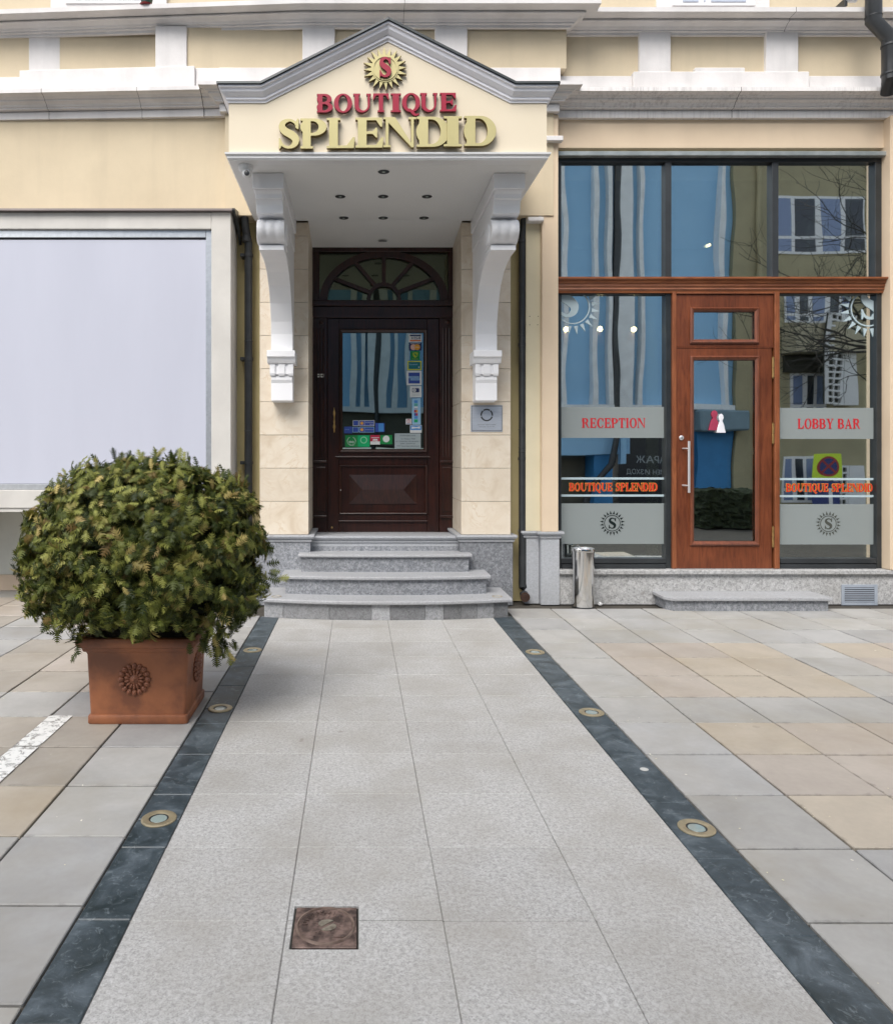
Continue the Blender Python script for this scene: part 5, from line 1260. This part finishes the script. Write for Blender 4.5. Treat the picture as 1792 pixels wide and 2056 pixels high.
# ventilation grille
vg = empty('vent_grille', (5.1, 7.78, .1), 'grey louvred ventilation grille in the granite plinth right of the low step', 'vent')
yv = 7.772; va, vb, vc, vd = PX(1689, yv), PX(1761, yv), PZ(1215.5, yv), PZ(1174, yv)
vm = M('grey_louvre', (.36, .40, .46), .45, (.31, .35, .41), 9)
box('frame_side', va, va + .03, yv, 7.784, vc, vd, vm, vg, .002); box('frame_side', vb - .03, vb, yv, 7.784, vc, vd, vm, vg, .002)
box('frame_side', va + .031, vb - .031, yv + .001, 7.784, vd - .03, vd, vm, vg, .002); box('frame_side', va + .031, vb - .031, yv + .001, 7.784, vc, vc + .03, vm, vg, .002)
box('backing', va + .031, vb - .031, 7.780, 7.784, vc + .031, vd - .031, black_m, vg)
hgt = (vd - vc - .062) / 7
for k in range(7):
    z = vc + .031 + hgt * k
    box('louvre', va + .0315, vb - .0315, yv + .001, yv + .005, z + hgt * .28, z + hgt * .80, vm, vg)

# ------------------------------------------------------------------ inset uplights in the black strips
labs = ('nearest in the right black border', 'middle of the right black border', 'farthest in the right black border', 'nearest in the left black border', 'middle of the left black border', 'farthest in the left black border')
u0 = empty('ground_light', (0, 0, 0))
def loc_part(nm, prof, m, par):
    bm = bmesh.new(); add_lathe(bm, prof, (0, 0, 0), 40); o_ = bm_obj(nm, bm, m, None, True); o_.parent = par; return o_
loc_part('outer_ring', [(.074, 0), (.074, .004), (.070, .0065), (.064, .007), (.045, .0062), (.042, .0045), (.041, .001)], bronze, u0)
loc_part('inner_collar', [(.041, .001), (.041, .0035), (.036, .003), (.036, .0015)], black_m, u0)
loc_part('lens', [(.0355, .0012), (.034, .0028), (.02, .0034)], gl_lamp, u0)
for k, ((x, y), lb) in enumerate(zip(UPL, labs)):
    e = u0 if k == 0 else copy_tree(u0)
    e.location = (x, y, 0.0005); e.rotation_euler = (0, 0, k * 1.1)
    tag(e, 'round bronze rimmed ground light with glass lens, ' + lb, 'ground light', 'ground lights in the black borders')
o = lathe('metal_disc', [(.02, 0), (.02, .0015)], (PX(1291, 3.69), 3.68, .0012), flat('pale_disc', (.5, .5, .48), .4), None, 24); tag(o, 'small flat pale disc on the right black border', 'disc')

# ------------------------------------------------------------------ iron valve cover
vc_ = empty('valve_cover', (-.106, 2.45, 0), 'rusty square iron valve cover set into the granite walkway', 'valve cover')
iron = M('rusty_iron', (.24, .165, .14), .55, (.07, .048, .042), 26, .38, .62, bs=.9, bscale=55, bdist=.004, metal=.35)
box('surround', -.214, .0015, 2.341, 2.559, -.03, -.006, M('dark_gap', (.02, .02, .016), .9), vc_)
box('plate', -.209, -.0035, 2.346, 2.554, -.0059, .0015, iron, vc_, .002)
CXv, CYv = -.106, 2.452
lathe('rim', [(.089, .0016), (.091, .0075), (.0955, .0075), (.098, .0016)], (CXv, CYv, 0), M('rim_lit_iron', (.30, .22, .18), .5, (.16, .11, .09), 20, metal=.4), vc_, 48)  # paler than the lid: light along the rim put into the colour
lathe('lid', [(.0895, .0016), (.088, .0032), (.0, .0034)], (CXv, CYv, 0), iron, vc_, 48)
def flat_text(body, x, y, size, rot, parent):
    cu = bpy.data.curves.new('txt', 'FONT'); cu.body = body; cu.size = size; cu.extrude = .0015; cu.align_x = 'CENTER'; cu.align_y = 'CENTER'; cu.resolution_u = 2
    o_ = bpy.data.objects.new('tmp', cu); C.objects.link(o_); bpy.context.view_layer.update(); me = bpy.data.meshes.new_from_object(o_); bpy.data.objects.remove(o_)
    me.transform(Matrix.Translation((x, y, .0056)) @ Matrix.Rotation(rot, 4, 'Z')); return mesh_obj('cast_lettering', me, iron, parent)
for k, ch in enumerate('DIEPPMAN'):
    a = R(172 - k * 14); flat_text(ch, CXv + .067 * math.cos(a), CYv + .067 * math.sin(a), .026, a - math.pi / 2, vc_)
bm = bmesh.new()
for k in range(28):
    a = 2 * math.pi * k / 28; pass
bm.free()
half = [(.033 * math.cos(R(a)), .033 * math.sin(R(a))) for a in range(50, 231, 15)]
for sgn, dx in ((1, .004), (-1, -.004)):
    pts = [(CXv + .006 + (x * .9 * sgn), CYv + dx * 2 + (y * .62 * sgn)) for x, y in half]
    prism('valve_flap', pts, 'z', .0034, .0062, M('worn_bronze', (.40, .37, .30), .5, (.17, .14, .11), 30, metal=.5), vc_)
prism('keeper', rrect(CXv + .028, CXv + .066, CYv - .062, CYv - .048, .006), 'z', .0034, .006, iron, vc_)
bm = bmesh.new()
for k in range(46):
    a = random.uniform(0, 6.28); r_ = random.uniform(.02, .075); q = random.uniform(.003, .007)
    m4 = Matrix.Translation((CXv + r_ * math.cos(a), CYv + r_ * math.sin(a), .0042)) @ Matrix.Diagonal((q, q * random.uniform(.5, 1), .0016, 1))
    bmesh.ops.create_icosphere(bm, subdivisions=1, radius=1, matrix=m4)
o = bm_obj('cast_studs', bm, iron, vc_); o['kind'] = 'stuff'

# ------------------------------------------------------------------ terracotta planter
PXc, PY0 = -1.272, 4.296
pl = empty('planter', (PXc, 4.54, 0), 'square terracotta planter with flower rosettes on its sides under the round bush', 'planter')
def square_ring(bm, rows, cx5, cy5):
    """rows: (half width, z) -> stacked rounded squares"""
    rr_ = []
    for hw_, z in rows:
        L3 = rrect(cx5 - hw_, cx5 + hw_, cy5 - hw_ * .87, cy5 + hw_ * .87, .018, 4)
        rr_.append([bm.verts.new((x, y, z)) for x, y in L3])
    n_ = len(rr_[0])
    for A, B in zip(rr_, rr_[1:]):
        for k in range(n_): bm.faces.new((A[k], A[(k + 1) % n_], B[(k + 1) % n_], B[k]))
    bm.faces.new(rr_[0]); bm.faces.new(rr_[-1])
bm = bmesh.new(); square_ring(bm, [(.285, .002), (.289, .008), (.289, .044), (.285, .052), (.277, .055), (.292, .405), (.298, .42), (.312, .426), (.318, .445), (.336, .452), (.345, .470), (.345, .490), (.336, .503), (.30, .505), (.296, .47)], PXc, 4.548)
bm_obj('pot', bm, terra, pl, True)
bm = bmesh.new(); add_box(bm, PXc - .28, PXc + .28, 4.31, 4.79, .472, .480); bm_obj('soil', bm, soil, pl)
def rosette(c, axis):
    bm = bmesh.new()
    def put(u, v, d): return (c[0] + u, c[1] - d, c[2] + v) if axis == 'y' else (c[0] + d, c[1] + u, c[2] + v)
    def blob(u, v, ru, rv, d, ang=0):
        m4 = Matrix.Diagonal((ru, rv, d, 1)); vs_ = bmesh.ops.create_icosphere(bm, subdivisions=2, radius=1, matrix=Matrix.Rotation(ang, 4, 'Z') @ m4)['verts']
        for q in vs_: q.co = Vector(put(q.co.x + u, q.co.y + v, max(q.co.z, -.004)))
    for k in range(16):
        a = 2 * math.pi * k / 16; blob(.078 * math.cos(a), .078 * math.sin(a), .0185, .0152, .010, a)
    for k in range(16):
        a = 2 * math.pi * k / 16; blob(.078 * math.cos(a), .078 * math.sin(a), .011, .007, .0135, a)
    for k in range(14):
        a = 2 * math.pi * (k + .5) / 14; blob(.042 * math.cos(a), .042 * math.sin(a), .019, .0088, .012, a)
    blob(0, 0, .030, .030, .012); blob(0, 0, .021, .021, .016); blob(0, 0, .012, .012, .022)
    return bm_obj('rosette', bm, terra_d, pl, True)
rosette((PXc - .015, PY0 - .001, .262), 'y'); rosette((PXc + .290, 4.56, .265), 'x')

# ------------------------------------------------------------------ round thuja bush
def leafmat():
    m, nt, b, out = new_mat('thuja_leaf')
    g = nt.nodes.new('ShaderNodeNewGeometry')
    c = ramp(nt, g.outputs['Random Per Island'], [(0.0, (.020, .032, .005)), (.30, (.048, .066, .009)), (.56, (.125, .145, .024)), (.84, (.31, .315, .075)), (.955, (.16, .10, .03)), (.98, (.50, .40, .14))])
    nt.links.new(c, b.inputs['Base Color']); b.inputs['Roughness'].default_value = .55; b.inputs['Specular IOR Level'].default_value = .35
    tr = nt.nodes.new('ShaderNodeBsdfTranslucent'); nt.links.new(c, tr.inputs[0]); mx = nt.nodes.new('ShaderNodeMixShader'); mx.inputs[0].default_value = .22
    nt.links.new(b.outputs[0], mx.inputs[1]); nt.links.new(tr.outputs[0], mx.inputs[2]); nt.links.new(mx.outputs[0], out.inputs[0]); return m
leafm = leafmat(); twigm = M('twig_bark', (.085, .055, .03), .9, (.04, .028, .018), 30)
def spray_template(kind):
    """flat feathery thuja spray in the xy plane growing along +x, about 1 long; one welded fan -> one island"""
    V = []; Fc = []
    n = 6 + kind % 2; top = []; bot = []
    # a rachis strip with teeth on both sides: single connected mesh so that it takes one tone
    def z_at(x, y): return -.30 * x * x - .45 * y * y
    spine = [(i / n, 0) for i in range(n + 1)]
    idx = []
    for x, y in spine: idx.append(len(V)); V.append((x, 0, z_at(x, 0)))
    for side in (1, -1):
        for i in range(n):
            x = spine[i][0]; L_ = .40 * math.sin(math.pi * min(.95, .18 + .75 * i / n)) * (1 + .15 * ((i + kind) % 3 - 1))
            dx = .30 + .12 * (i / n); w_ = .038
            a = (x + .02, .012 * side); tip = (x + dx * L_ * 1.7 + .05, L_ * side); m1 = (x + dx * L_ * .9 - w_ * .5, L_ * .62 * side); m2 = (x + dx * L_ * .9 + w_ * 1.5, L_ * .50 * side)
            b0 = len(V)
            for px, py in (tip, m1, m2): V.append((px, py, z_at(px, py) + .03 * math.sin(7 * px + i)))
            Fc.append((idx[i], b0 + 1, b0, b0 + 2) if side > 0 else (idx[i], b0 + 2, b0, b0 + 1))
            Fc.append((idx[i], b0 + 2, idx[i + 1]) if side > 0 else (idx[i], idx[i + 1], b0 + 2))
    b0 = len(V)
    for px, py in ((1.16, 0), (1.0, .035), (1.0, -.035)): V.append((px, py, z_at(px, py)))
    Fc.append((idx[n], b0 + 1, b0, b0 + 2))
    return np.array(V), Fc
TPL = [spray_template(k) for k in range(4)]
BC = np.array([PXc + .004, 4.50, .985]); BR = np.array([.725, .64, .55])
def bush_dir(i, n):
    z = 1 - 2 * (i + .5) / n; a = i * 2.39996; r_ = math.sqrt(1 - z * z); return np.array([r_ * math.cos(a), r_ * math.sin(a), z])
def surf(d):
    p = 2.25 if d[2] > 0 else 2.9; k = (abs(d[0]) ** 2 + abs(d[1]) ** 2) ** .5
    rad = (k ** p + abs(d[2]) ** p) ** (-1 / p)
    lump = 1 + .035 * math.sin(5 * d[0] + 3 * d[2]) + .03 * math.sin(9 * d[1] + 6 * d[0] + 1) + .02 * math.sin(13 * d[2] + 8 * d[0])
    q = d * rad * lump
    return q
allV, allF, off = [], [], 0
NS = 15500
for i in range(NS):
    d = bush_dir(i, NS) + rng.normal(0, .03, 3); d /= np.linalg.norm(d)
    layer = rng.random(); depth = 1.0 - (.30 * layer ** 1.5) - (.0 if layer > .05 else 0)
    q = surf(d)
    hole = math.sin(11.3 * d[0] + 2.1 * d[2]) * math.sin(12.7 * d[2] + 3.3 * d[1]) + .6 * math.sin(23 * d[0] - 9 * d[1]) * math.sin(21 * d[2] + 7 * d[0])
    if hole > .42 and layer < .55: continue
    if hole > .20: depth -= .05
    P0 = BC + q * BR * depth
    nrm = d / BR; nrm /= np.linalg.norm(nrm)
    dr_ = nrm * 1.0 + rng.normal(0, .42, 3) + np.array([0, 0, .25 if d[2] > .2 else -.35]); dr_ /= np.linalg.norm(dr_)
    # fans lie flat like shingles: their face looks outward
    face_ = nrm + rng.normal(0, .55, 3) + np.array([0, 0, .5]); face_ -= dr_ * face_.dot(dr_); face_ /= np.linalg.norm(face_)
    if rng.random() < .65:      # bent along the surface so that the fan shows its face
        tdir = np.cross(nrm, rng.normal(0, 1, 3)); tdir /= np.linalg.norm(tdir); tdir[2] -= .4
        dr_ = tdir * .8 + nrm * .55; dr_ /= np.linalg.norm(dr_); face_ = nrm + rng.normal(0, .3, 3); face_ -= dr_ * face_.dot(dr_); face_ /= np.linalg.norm(face_)
    s_ = rng.uniform(.042, .086)
    side_ = np.cross(face_, dr_); B = np.stack([dr_, side_, face_])
    V, Fc = TPL[i % 4]; W3 = (V * s_) @ B + P0 - dr_ * s_ * .45
    lim = .55 + .06 * math.sin(9 * W3[0, 0]) * math.sin(23 * W3[0, 0]) - .10 * max(0, W3[0, 0] - PXc - .25)
    if W3[:, 2].min() < lim: continue
    allV.append(W3); allF += [tuple(a + off for a in f) for f in Fc]; off += len(W3)
# hanging wisps over the right rim of the planter, and sprouts that stick out
for (x, y, z, dx, dz, n_) in ((PXc + .50, 4.42, .44, .1, -1, 22), (PXc + .42, 4.38, .50, .0, -1, 26), (PXc - .34, 4.24, .58, -.2, -1, 9), (PXc + .32, 4.2, .58, 0, -.8, 8), (PXc + .72, 4.45, .86, 1, -.1, 5)):
    for k in range(n_):
        P0 = np.array([x, y, z]) + rng.normal(0, .045, 3); dr_ = np.array([dx, -.2, dz]) + rng.normal(0, .3, 3); dr_ /= np.linalg.norm(dr_)
        face_ = np.array([0, -1, .3]) + rng.normal(0, .4, 3); face_ -= dr_ * face_.dot(dr_); face_ /= np.linalg.norm(face_)
        V, Fc = TPL[k % 4]; B = np.stack([dr_, np.cross(face_, dr_), face_]); W3 = (V * rng.uniform(.05, .08)) @ B + P0
        allV.append(W3); allF += [tuple(a + off for a in f) for f in Fc]; off += len(W3)
for k in range(90):
    a = rng.uniform(0, 2 * math.pi); r_ = rng.uniform(0, .8) ** .5; d = np.array([math.cos(a) * r_, math.sin(a) * r_, .75]); d /= np.linalg.norm(d)
    P0 = BC + surf(d) * BR; dr_ = np.array([rng.normal(0, .35), rng.normal(0, .35), 1]); dr_ /= np.linalg.norm(dr_); face_ = np.array([rng.normal(), -1, 0.]); face_ -= dr_ * face_.dot(dr_); face_ /= np.linalg.norm(face_)
    V, Fc = TPL[k % 4]; B = np.stack([dr_, np.cross(face_, dr_), face_]); W3 = (V * rng.uniform(.05, .085) * np.array([1, .7, 1])) @ B + P0
    allV.append(W3); allF += [tuple(a + off for a in f) for f in Fc]; off += len(W3)
bush = empty('round_bush', (PXc, 4.52, .48), 'clipped round conifer bush with brown and yellow tips growing in the terracotta planter', 'bush')
me = bpy.data.meshes.new('foliage'); me.from_pydata(np.concatenate(allV).tolist(), [], allF); me.update()
mesh_obj('foliage', me, leafm, bush)
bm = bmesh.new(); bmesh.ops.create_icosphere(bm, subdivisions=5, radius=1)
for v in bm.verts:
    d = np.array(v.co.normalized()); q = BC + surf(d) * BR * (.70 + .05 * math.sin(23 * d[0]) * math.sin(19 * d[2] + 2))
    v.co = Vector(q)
bm_obj('shade_core', bm, M('shaded_inner_leaves', (.012, .018, .008), .95, (.006, .008, .004), 40, bs=1, bscale=60, bdist=.03), bush)  # solid core, near-black colour stands in for shade between the sprays
bm = bmesh.new()
for k in range(60):
    a = rng.uniform(0, 6.28); el = rng.uniform(-.4, 1.3); d = np.array([math.cos(a) * math.cos(el), math.sin(a) * math.cos(el), math.sin(el)]); e_ = BC + surf(d) * BR * rng.uniform(.92, 1.0); s0 = BC + d * np.array([.4, .35, .3])
    add_tube(bm, [tuple(s0), tuple((s0 + e_) / 2 + rng.normal(0, .02, 3)), tuple(e_)], [.006, .004, .002], 5)
o = bm_obj('twigs', bm, twigm, bush); o['kind'] = 'stuff'
tube('stem', [(PXc, 4.54, .47), (PXc + .01, 4.53, .7)], [.035, .03], twigm, bush, 10)

# ================================================================== ACROSS THE STREET (seen mirrored in the glass)
YO = -8.0; YV = 2 * YGl - YO        # distance at which the mirror shows them
def mX(v): return PX(v, YV)
def mZ(v): return PZ(v, YV)
blue = M('blue_render', (.33, .58, .82), .7, (.30, .54, .78), 1, bs=.1, bscale=30)
blue_d = M('deep_blue', (.045, .24, .52), .6)
fin_m = M('pale_fin', (.82, .85, .86), .6)
bb = empty('blue_building', (3, YO - 2, 0), 'blue building with tall white fins across the street, mirrored in the shop glass', 'building')
box('upper_wall', -9, mX(1468), YO - 6, YO, 3.17, 13, blue, bb)
box('ledge', -9, mX(1462), YO, YO + .35, 3.0, 3.169, fin_m, bb)
box('shaded_band', -9, 3.2, YO - 5, YO + .04, 1.9, 2.999, M('taupe_wall', (.13, .12, .09), .8), bb)  # brownish beige band, shade below the ledge put into its colour
box('lower_wall', 3.201, mX(1263), YO - 5, YO + .05, 1.62, 2.999, blue, bb)
box('lower_pier', mX(1236), mX(1249), YO + .05, YO + .3, 1.3, 2.999, blue, bb)
box('lower_pier', mX(1192), mX(1229), YO - 2, YO - .05, 0, 1.619, blue_d, bb)
box('lower_recess', -9, mX(1191), YO - 3, YO - .8, 0, 1.619, M('taupe_wall', (.13, .12, .09), .8), bb)
garage = box('garage_front', mX(1251), mX(1392), YO - 2, YO - .5, 0, 2.999, flat('garage_dark', (.006, .008, .016), .3), bb)
box('corner_block', mX(1393), mX(1466), YO - 3, YO + .1, 0, 2.999, blue_d, bb)
box('corner_ledge', mX(1385), mX(1480), YO + .1, YO + .7, 2.35, 2.99, M('grey_blue_ledge', (.22, .32, .38), .7), bb, .05)
for v0, v1, tilt in ((1180, 1190, 6), (1214, 1223, -2), (1233, 1260, 0), (1272, 1281, 5), (1440, 1449, -4), (700, 713, 7), (722, 730, 10), (740, 752, -2), (760, 779, 0), (790, 798, 0), (812, 820, 5), (640, 652, 4), (590, 600, -3), (860, 872, 2), (1080, 1090, 3), (1120, 1130, 0), (1000, 1012, 3), (930, 941, 0)):
    if v0 < 880: mXf = lambda v: PX(v, 2 * 8.54 - YO)
    else: mXf = mX
    tl = tilt * (2.2 if v0 < 880 else 1)
    pts = [(mXf(v0), 3.17), (mXf(v1), 3.17), (mXf(v1 + tl), 12.9), (mXf(v0 + tl), 12.9)]
    prism('fin', pts, 'y', YO + .002, YO + .35, fin_m, bb)
for v in (1229, 757): tube('rain_pipe', [(mX(v + 4), YO + .3, 12.9), (mX(v), YO + .3, 2.3), (mX(v) - .2, YO + .4, 1.3), (mX(v) - .9, YO + .4, .5), (mX(v) - .95, YO + .4, 0)], .1, black_m, bb, 10)
lt = flat('grey_letters', (.45, .5, .52), .5)
text('ГАРАЖ', mX(1324), mZ(924), .32, YO - .49, lt, bb, facing=-1, name='garage_lettering'); text('АВАРИЕН ИЗХОД', mX(1268), mZ(948), .205, YO - .49, lt, bb, facing=-1, align='RIGHT', name='exit_lettering')
be = empty('beige_building', (14, YO - 2, 0), 'beige building with white windows across the street, mirrored in the right hand panes', 'building')
beige = M('beige_render', (.42, .37, .23), .8, (.36, .32, .20), 1.5)
box('wall', mX(1468) + .01, 34, YO - 7, YO + .2, 0, 14, beige, be)
def bwin(a, b_, c, d, nx_, lo=None):
    X0, X1, Z0, Z1 = mX(a), mX(b_), mZ(d), mZ(c)
    f = box('window', X0, X1, YO + .201, YO + .24, Z0, Z1, white_p, be)
    for q in range(nx_):
        xa, xb = X0 + (X1 - X0) * q / nx_ + .07, X0 + (X1 - X0) * (q + 1) / nx_ - .07
        zsp = Z0 + (Z1 - Z0) * .27
        gm_ = flat('window_bright', (.20, .26, .42), .2) if q % 2 == 0 else flat('window_dark', (.03, .035, .05), .15)
        box('pane', xa, xb, YO + .241, YO + .246, zsp + .05, Z1 - .08, gm_, f); box('pane', xa, xb, YO + .241, YO + .246, Z0 + .08, zsp - .04, gm_, f)
bwin(1538, 1722, 398, 514, 4); bwin(1579, 1652, 750, 840, 3); bwin(1560, 1636, 916, 1010, 3); bwin(1566, 1700, 590, 650, 5)
box('balcony', mX(1560), mX(1700), YO + .25, YO + 1.0, mZ(714), mZ(658), M('balcony_render', (.52, .47, .33), .8), be)
box('recess_shade', mX(1562), mX(1664), YO + .25, YO + .4, mZ(749), mZ(716), flat('recess_dark', (.03, .03, .02), .8), be)  # dark slab on the wall, painted shade of the hollow below the balcony
tube('rain_pipe', [(mX(1512), YO + .3, 0), (mX(1512), YO + .3, 13)], .09, beige, be, 8)
tube('rain_pipe', [(mX(1730), YO + .3, 4), (mX(1730), YO + .3, 13)], .07, fin_m, be, 8)
for zlo, zhi, X0_, lab in ((3.15, 5.95, PX(1652, 22.9), 'tall white louvred unit high on the beige building, mirrored in the lobby bar window'), (.02, 1.25, PX(1664, 22.9), 'low white louvred unit at the foot of the beige building, mirrored beside the road sign')):
    e = empty('louvred_unit', (X0_, YO + .5, zlo), lab, 'louvre unit', 'white louvred units across the street')
    n_ = round((zhi - zlo) / .205); dx_, dy_ = .80, .55; bm = bmesh.new()
    def sl(u0, u1, z0_, z1_, t0=0, t1=.05):
        p = [(X0_ + dx_ * u0 - t0 * .5, YO + 1.2 - dy_ * u0 - t0), (X0_ + dx_ * u1 - t0 * .5, YO + 1.2 - dy_ * u1 - t0), (X0_ + dx_ * u1 - t1 * .5, YO + 1.2 - dy_ * u1 - t1), (X0_ + dx_ * u0 - t1 * .5, YO + 1.2 - dy_ * u0 - t1)]; add_prism(bm, p, 'z', z0_, z1_)
    for u0, u1 in ((0, .13), (.46, .54), (.86, 1.0)): sl(u0, u1, zlo, zhi)
    for q in range(n_ + 1):
        zq = zlo + (zhi - zlo - .06) * q / n_; sl(.131, .459, zq, zq + .06); sl(.541, .859, zq, zq + .06)
    bm_obj('louvre_frame', bm, white_p, e)
    bm = bmesh.new(); sl(.02, .98, zlo + .01, zhi - .01, .06, .10); bm_obj('dark_inside', bm, flat('recess_dark', (.03, .03, .02), .8), e)
    box('side_panel', X0_ + .82, X0_ + 1.25, YO + .25, YO + .64, zlo, zhi, white_p, e)
# no-stopping sign on its post
yS = -2.0; yVs = 2 * YGl - yS; sX, sZ = PX(1663, yVs), PZ(937.6, yVs)
ts = empty('road_sign', (sX, yS, 0), 'round no-stopping road sign on a yellow board, mirrored in the lobby bar window', 'road sign')
tube('post', [(sX, yS - .05, 0), (sX, yS - .05, sZ + .3)], .03, alu, ts, 10)
box('yellow_board', sX - .31, sX + .31, yS - .012, yS, sZ - .30, sZ + .30, flat('sign_yellow', (.55, .75, .03), .4), ts)
rotd = lambda r0, m_, d: lathe('disc', [(r0, 0), (r0, d)], (sX, yS, sZ), m_, ts, 32, 'y')
rotd(.235, flat('sign_red', (.30, .02, .02), .4), .004); rotd(.185, flat('sign_blue', (.015, .03, .16), .4), .007)
for a in (45, -45):
    c_, s_ = math.cos(R(a)), math.sin(R(a)); prism('cross_bar', [(sX + u * c_ - v * s_, sZ + u * s_ + v * c_) for u, v in ((-.19, -.022), (.19, -.022), (.19, .022), (-.19, .022))], 'y', yS + .0075 + (.0012 if a > 0 else 0), yS + .009 + (.0012 if a > 0 else 0), flat('sign_red', (.30, .02, .02), .4), ts)
box('blue_board', sX - .33, sX + .25, yS - .012, yS, sZ - 1.05, sZ - .34, flat('sign_blue', (.015, .03, .16), .4), ts); box('white_bar', sX + .0, sX + .07, yS + .001, yS + .004, sZ - .98, sZ - .5, white_p, ts)
# hedge and bare tree
yH = -.6; yVh = 2 * YGl - yH
bm = bmesh.new(); add_box(bm, PX(1388, yVh), PX(1520, yVh), yH - .7, yH + .5, .02, PZ(985, yVh)); bmesh.ops.subdivide_edges(bm, edges=bm.edges[:], cuts=14, use_grid_fill=True)
for v in bm.verts: v.co += Vector((random.uniform(-.06, .06), random.uniform(-.06, .06), random.uniform(-.03, .06) if v.co.z > .1 else 0))
o = bm_obj('hedge', bm, M('hedge_leaves', (.03, .045, .015), .9, (.012, .018, .007), 14, bs=1, bscale=25, bdist=.05), None); tag(o, 'low dark clipped hedge across the walkway, mirrored in the lobby door glass', 'hedge')
tr = empty('bare_tree', (15.6, -3.4, 0), 'leafless street tree whose branches are mirrored in the upper right pane', 'tree')
trm = M('tree_bark', (.05, .042, .035), .9, (.03, .026, .022), 12); bm = bmesh.new(); rr2 = random.Random(5)
def branch(p, d, l, r_, n):
    q = [p]; pts = [p]; dd = d.copy()
    for k in range(4):
        dd = (dd + Vector((rr2.gauss(0, .14), rr2.gauss(0, .14), rr2.gauss(.03, .10)))).normalized(); pts.append(pts[-1] + dd * l / 4)
    add_tube(bm, pts, [r_ * (1 - .11 * k) for k in range(5)], 5, False)
    if n > 0:
        for k in range(3 if n > 1 else 4):
            nd = (dd * .6 + Vector((rr2.gauss(0, .5), rr2.gauss(0, .5), rr2.gauss(.1, .35)))).normalized(); branch(pts[rr2.choice((2, 3, 4))], nd, l * rr2.uniform(.62, .8), r_ * .56, n - 1)
tube('trunk', [(15.6, -3.4, 0), (15.5, -3.4, 2.2), (15.4, -3.4, 4.2)], [.2, .17, .14], trm, tr, 10)
for d in (Vector((-.9, 0, .55)), Vector((-.5, .2, .9)), Vector((.1, -.2, 1)), Vector((-.95, -.2, .25)), Vector((.6, 0, .7)), Vector((-.7, .1, .75)), Vector((-.98, .1, .05))): branch(Vector((15.4, -3.4, 4.1)), d.normalized(), 2.5, .055, 4)
bm_obj('branches', bm, trm, tr)
street = box('road', -40, 40, -6.4, -3.25, -.055, -.004, M('asphalt', (.055, .055, .058), .9, (.04, .04, .042), 8), None); tag(street, kind='structure')
